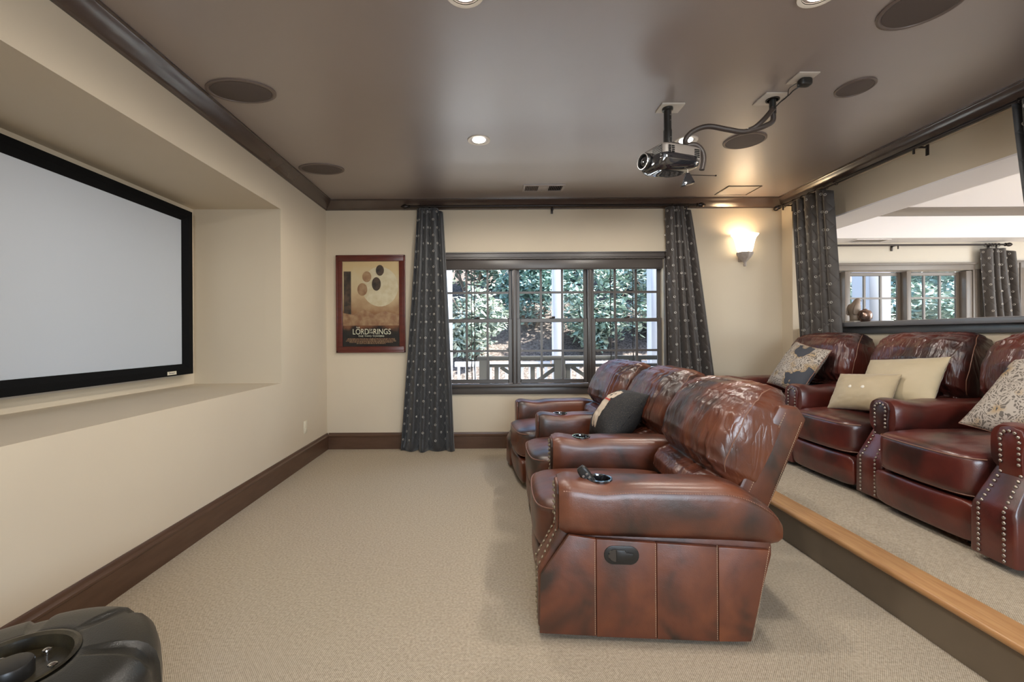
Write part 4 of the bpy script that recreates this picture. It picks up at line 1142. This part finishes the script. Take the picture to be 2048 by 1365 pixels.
B3, B2, B1, B0 = (2.225, 1.98, PZ, 5), (2.35, 2.775, PZ, 2), (2.355, 3.59, PZ, -2), (2.21, 4.34, PZ, -7)
KB = .62
e1 = recliner('burgundy recliner on the platform cut by the frame, holding the near paisley cushion', (2.28, 2.38, PZ), 3, M_BGLEA, KB, 53, G2)
arm(e1, B3, M_BGLEA, KB, nails='nickel')
e2 = recliner('burgundy recliner in the middle of the back row, with two beige cushions', (2.345, 3.185, PZ), 0, M_BGLEA, KB, 61, G2)
arm(e2, B2, M_BGLEA, KB, nails='nickel')
e3 = recliner('burgundy back row recliner by the corner curtain, with a paisley cushion', (2.275, 3.965, PZ), -4, M_BGLEA, KB, 79, G2)
arm(e3, B1, M_BGLEA, KB, nails='nickel'); arm(e3, B0, M_BGLEA, KB)

# ------------------------------------------------------------------ cushions
def pillow(name, label, loc, normal, roll, w_, h_, th, m_, seed, pinch=.10, piping=None, group='loose cushions'):
    n = Vector(normal).normalized(); u = Vector((0, 0, 1)).cross(n).normalized(); v = n.cross(u)
    mt = Matrix((u, v, n)).transposed() @ Matrix.Rotation(R(roll), 3, 'Z')
    o = thing(name, label, 'cushion', loc, 0, group)
    o.rotation_euler = mt.to_euler()
    def S(a_, b_, sg):
        x = a_ * w_ / 2 * (1 - pinch * (1 - a_ * a_) * 0 - pinch * .5 * (1 - b_ * b_)); y = b_ * h_ / 2 * (1 - pinch * .5 * (1 - a_ * a_))
        q = max(0, (1 - abs(a_) ** 2.4)) ** .55 * max(0, (1 - abs(b_) ** 2.4)) ** .55
        z = th / 2 * q * (1 + .10 * noise.noise(Vector((a_ * 2.2, b_ * 2.2, seed + sg)))) + .004 * noise.noise(Vector((a_ * 7, b_ * 7, seed)))
        return Vector((x, y, sg * z))
    N_ = 36
    g = [math.sin((i / N_ - .5) * math.pi) for i in range(N_ + 1)]
    mb = MB()
    for sg in (1, -1): mb.grid([[S(a_, b_, sg) for a_ in g] for b_ in g])
    body = weld(mb.build('cover', m_, o), .0006)
    if piping:
        ed = [S(a_, -1, 1) for a_ in g] + [S(1, b_, 1) for b_ in g[1:]] + [S(a_, 1, 1) for a_ in reversed(g[:-1])] + [S(-1, b_, 1) for b_ in reversed(g[1:-1])]
        MB().tube(ed + [ed[0]], .004, 6).build('piping', piping, o, smooth=True)
    return o, S
pillow('paisley_cushion', 'grey and cream paisley cushion on the back row recliner by the corner', (2.74, 3.97, PZ + .74), (-.86, -.05, .50), -10, .46, .46, .17, M_PAIS, 1, .14, M_PIPE)
pillow('paisley_cushion', 'grey and cream paisley cushion on the nearest back row recliner', (2.84, 2.27, PZ + .68), (-.82, -.20, .52), -14, .50, .50, .18, M_PAIS, 4, .14, M_PIPE)
pillow('plain_cushion', 'plain cream cushion behind the buttoned cushion on the back row', (2.80, 3.05, PZ + .71), (-.84, -.08, .48), 6, .52, .36, .15, M_BEIGE2, 2, .10)
o, S = pillow('buttoned_cushion', 'small tan cushion with two buttons on the back row', (2.61, 3.12, PZ + .63), (-.82, -.16, .50), 5, .41, .29, .14, M_BEIGE, 3, .10)
for a_ in (-.22, .22):
    p = S(a_, .05, 1)
    bt = weld(softbox((.012, .012, .006), 2.4, 6).build('button', M_BUTTON, o)); bt.location = p - Vector((0, 0, .002))
o, S = pillow('dog_cushion', 'black cushion woven with a pale dog in a red collar, on the front row', (.89, 3.12, .68), (-.74, .0, .67), 4, .43, .43, .26, M_BLKFAB, 6, .12)
def decal(poly_fn, m_, name, n=60, off=.0022):
    mb = MB(); idx = {}
    def vid(i, j):
        if (i, j) not in idx:
            a_, b_ = -1 + 2 * i / n, -1 + 2 * j / n
            p = S(a_, b_, 1); idx[(i, j)] = len(mb.v); mb.v.append(tuple(p + Vector((0, 0, off))))
        return idx[(i, j)]
    for i in range(n):
        for j in range(n):
            if poly_fn(-1 + 2 * (i + .5) / n, -1 + 2 * (j + .5) / n): mb.f.append((vid(i, j), vid(i + 1, j), vid(i + 1, j + 1), vid(i, j + 1)))
    q = mb.build(name, m_, o, smooth='full')
    return q
def ell(cx, cy, rx, ry): return lambda a_, b_: ((a_ - cx) / rx) ** 2 + ((b_ - cy) / ry) ** 2 < 1
head, ears1, ears2 = ell(0, .48, .26, .26), ell(-.24, .50, .09, .20), ell(.24, .50, .09, .20)
body_, leg1, leg2 = ell(0, -.22, .33, .46), ell(-.16, -.62, .12, .22), ell(.16, -.62, .12, .22)
decal(lambda a_, b_: any(f(a_, b_) for f in (head, ears1, ears2, body_, leg1, leg2)), M_CREAM, 'woven_dog')
decal(lambda a_, b_: abs(b_ - .20) < .045 and abs(a_) < .22, M_REDT, 'woven_collar', 60, .0032)
decal(lambda a_, b_: any(f(a_, b_) for f in (ell(-.09, .52, .04, .04), ell(.09, .52, .04, .04), ell(0, .40, .055, .045))), M_BLKFAB, 'woven_face', 80, .0034)

# ------------------------------------------------------------------ remote in the near cup holder
rm = thing('remote_control', 'black remote control standing tilted in the near cup holder', 'remote', (.478, 1.925, .548))
rm.rotation_euler = Euler((R(6), R(-36), R(-14)))
def rmf(p, q):
    p = p.copy(); t = (p.z + .09) / .18; p.x *= .72 + .36 * t; p.y *= .85 + .25 * t; return p
weld(softbox((.024, .014, .080), 4, 12, rmf).build('body', M_BLKPL, rm)).location = (0, 0, .075)
for j in range(4):
    weld(softbox((.006, .003, .005), 3, 4).build('button', M_PROJ, rm)).location = (-.009 + (j % 2) * .018, -.0155, .10 + j // 2 * .018)
MB().box((-.015, -.008, .150), (.015, .008, .1545)).build('emitter_window', M_GLOSS, rm, bevel=.001)

# ------------------------------------------------------------------ ornaments on the half wall
bz = 1.347
bird = thing('carved_bird', 'carved stone bird perched on the half wall cap', 'figurine', (3.45, 4.21, bz))
MB().box((-.05, -.055, 0), (.05, .055, .018)).build('plinth', M_PLASTER, bird, bevel=.003)
rows = []
for z, cx, r_, rx in ((.018, 0, .036, .04), (.05, .002, .036, .04), (.09, .0, .040, .044), (.13, -.002, .046, .05), (.16, .0, .044, .046), (.185, .012, .032, .034), (.20, .020, .026, .030), (.215, .026, .022, .027), (.228, .032, .014, .02), (.234, .034, .004, .006)):
    rows.append([(cx + rx * math.cos(t), r_ * math.sin(t), z) for t in (2 * math.pi * i / 20 for i in range(20))])
MB().grid(rows, closed_u=True, cap0=True, cap1=True).build('body', M_STONE, bird, smooth='full')
MB().add([(.05, -.007, .222), (.05, .007, .222), (.072, 0, .200), (.048, 0, .206)], [(0, 1, 2), (0, 2, 3), (1, 3, 2), (0, 3, 1)]).build('beak', M_STONE, bird)
for sg in (-1, 1):
    w_ = weld(softbox((.028, .010, .055), 2.5, 8).build('wing', M_STONE, bird)); w_.location = (-.015, sg * .040, .125); w_.rotation_euler = (0, R(12), 0)
globe = thing('metal_globe_vase', 'round burnished metal vase beside the carved bird', 'vase', (3.49, 4.14, bz))
MB().lathe([(.022, 0), (.030, .004), (.045, .025), (.055, .055), (.054, .085), (.042, .108), (.022, .118), (.016, .122), (.018, .126), (.010, .124), (.008, .11)], n=28).build('bowl', M_COPPER, globe, smooth=True)
MB().torus((0, 0, .058), .0545, .0022, 28, 5, Matrix.Rotation(R(35), 3, 'X')).build('band', M_METAL, globe, smooth=True)

# ------------------------------------------------------------------ black plastic drum case in the near left corner
M_CASE = mat('pebbled_black_plastic', (.020, .019, .016), .33, bump=.5, bscale=260, bdist=.0015, spec=.6)
cs = thing('drum_case', 'black moulded plastic round case with ribs and recessed latch dial', 'case', (-1.245, 1.15, -.02))
def case_mesh():
    n = 180
    prof = [(.13, .405), (.135, .418), (.145, .422), (.16, .421), (.20, .419), (.24, .413), (.27, .404), (.295, .388), (.314, .362), (.323, .325), (.326, .28), (.326, .10), (.320, .03), (.31, .0)]
    rows = []
    for r, z in prof:
        row = []
        for i in range(n):
            t = 2 * math.pi * i / n
            w_ = ((t / (2 * math.pi) * 7 + .13) % 1)
            rib = 0
            if r > .15 and z > .05:
                q = abs(w_ - .5) * 2
                rib = .016 * max(0, min(1, (.24 - q) / .05)) * min(1, (r - .15) / .03)
            sq = 1 + .03 * math.cos(4 * t + .6)
            row.append(((r * sq - (rib * .8 if z < .40 else 0)) * math.cos(t), (r * sq - (rib * .8 if z < .40 else 0)) * math.sin(t), z - (rib * .7 if z > .33 else 0)))
        rows.append(row)
    return MB().grid(rows, closed_u=True, cap1=True)
case_mesh().build('shell', M_CASE, cs, smooth=50)
M_DISC = mat('worn_olive_plate', (.045, .036, .020), .3, color2=(.020, .017, .012), nscale=20, bump=.3, bscale=90)
MB().lathe([(.138, .424), (.130, .426), (.122, .420), (.118, .395), (.118, .385), (.001, .386)], n=48, caps=False).build('recessed_dish', M_DISC, cs, smooth=40)
MB().lathe([(.046, .386), (.046, .418), (.043, .424), (.036, .426), (.001, .426)], n=32).build('dial_knob', M_BLKPL, cs, smooth=40)
for t in (.35, 1.45, 2.6, 3.9, 5.1):
    MB().lathe([(.004, .386), (.004, .398), (.011, .400), (.010, .403), (.004, .406), (.0005, .4065)], c=(.086 * math.cos(t), .086 * math.sin(t), 0), n=12).build('rivet', M_CHROME, cs, smooth=True)
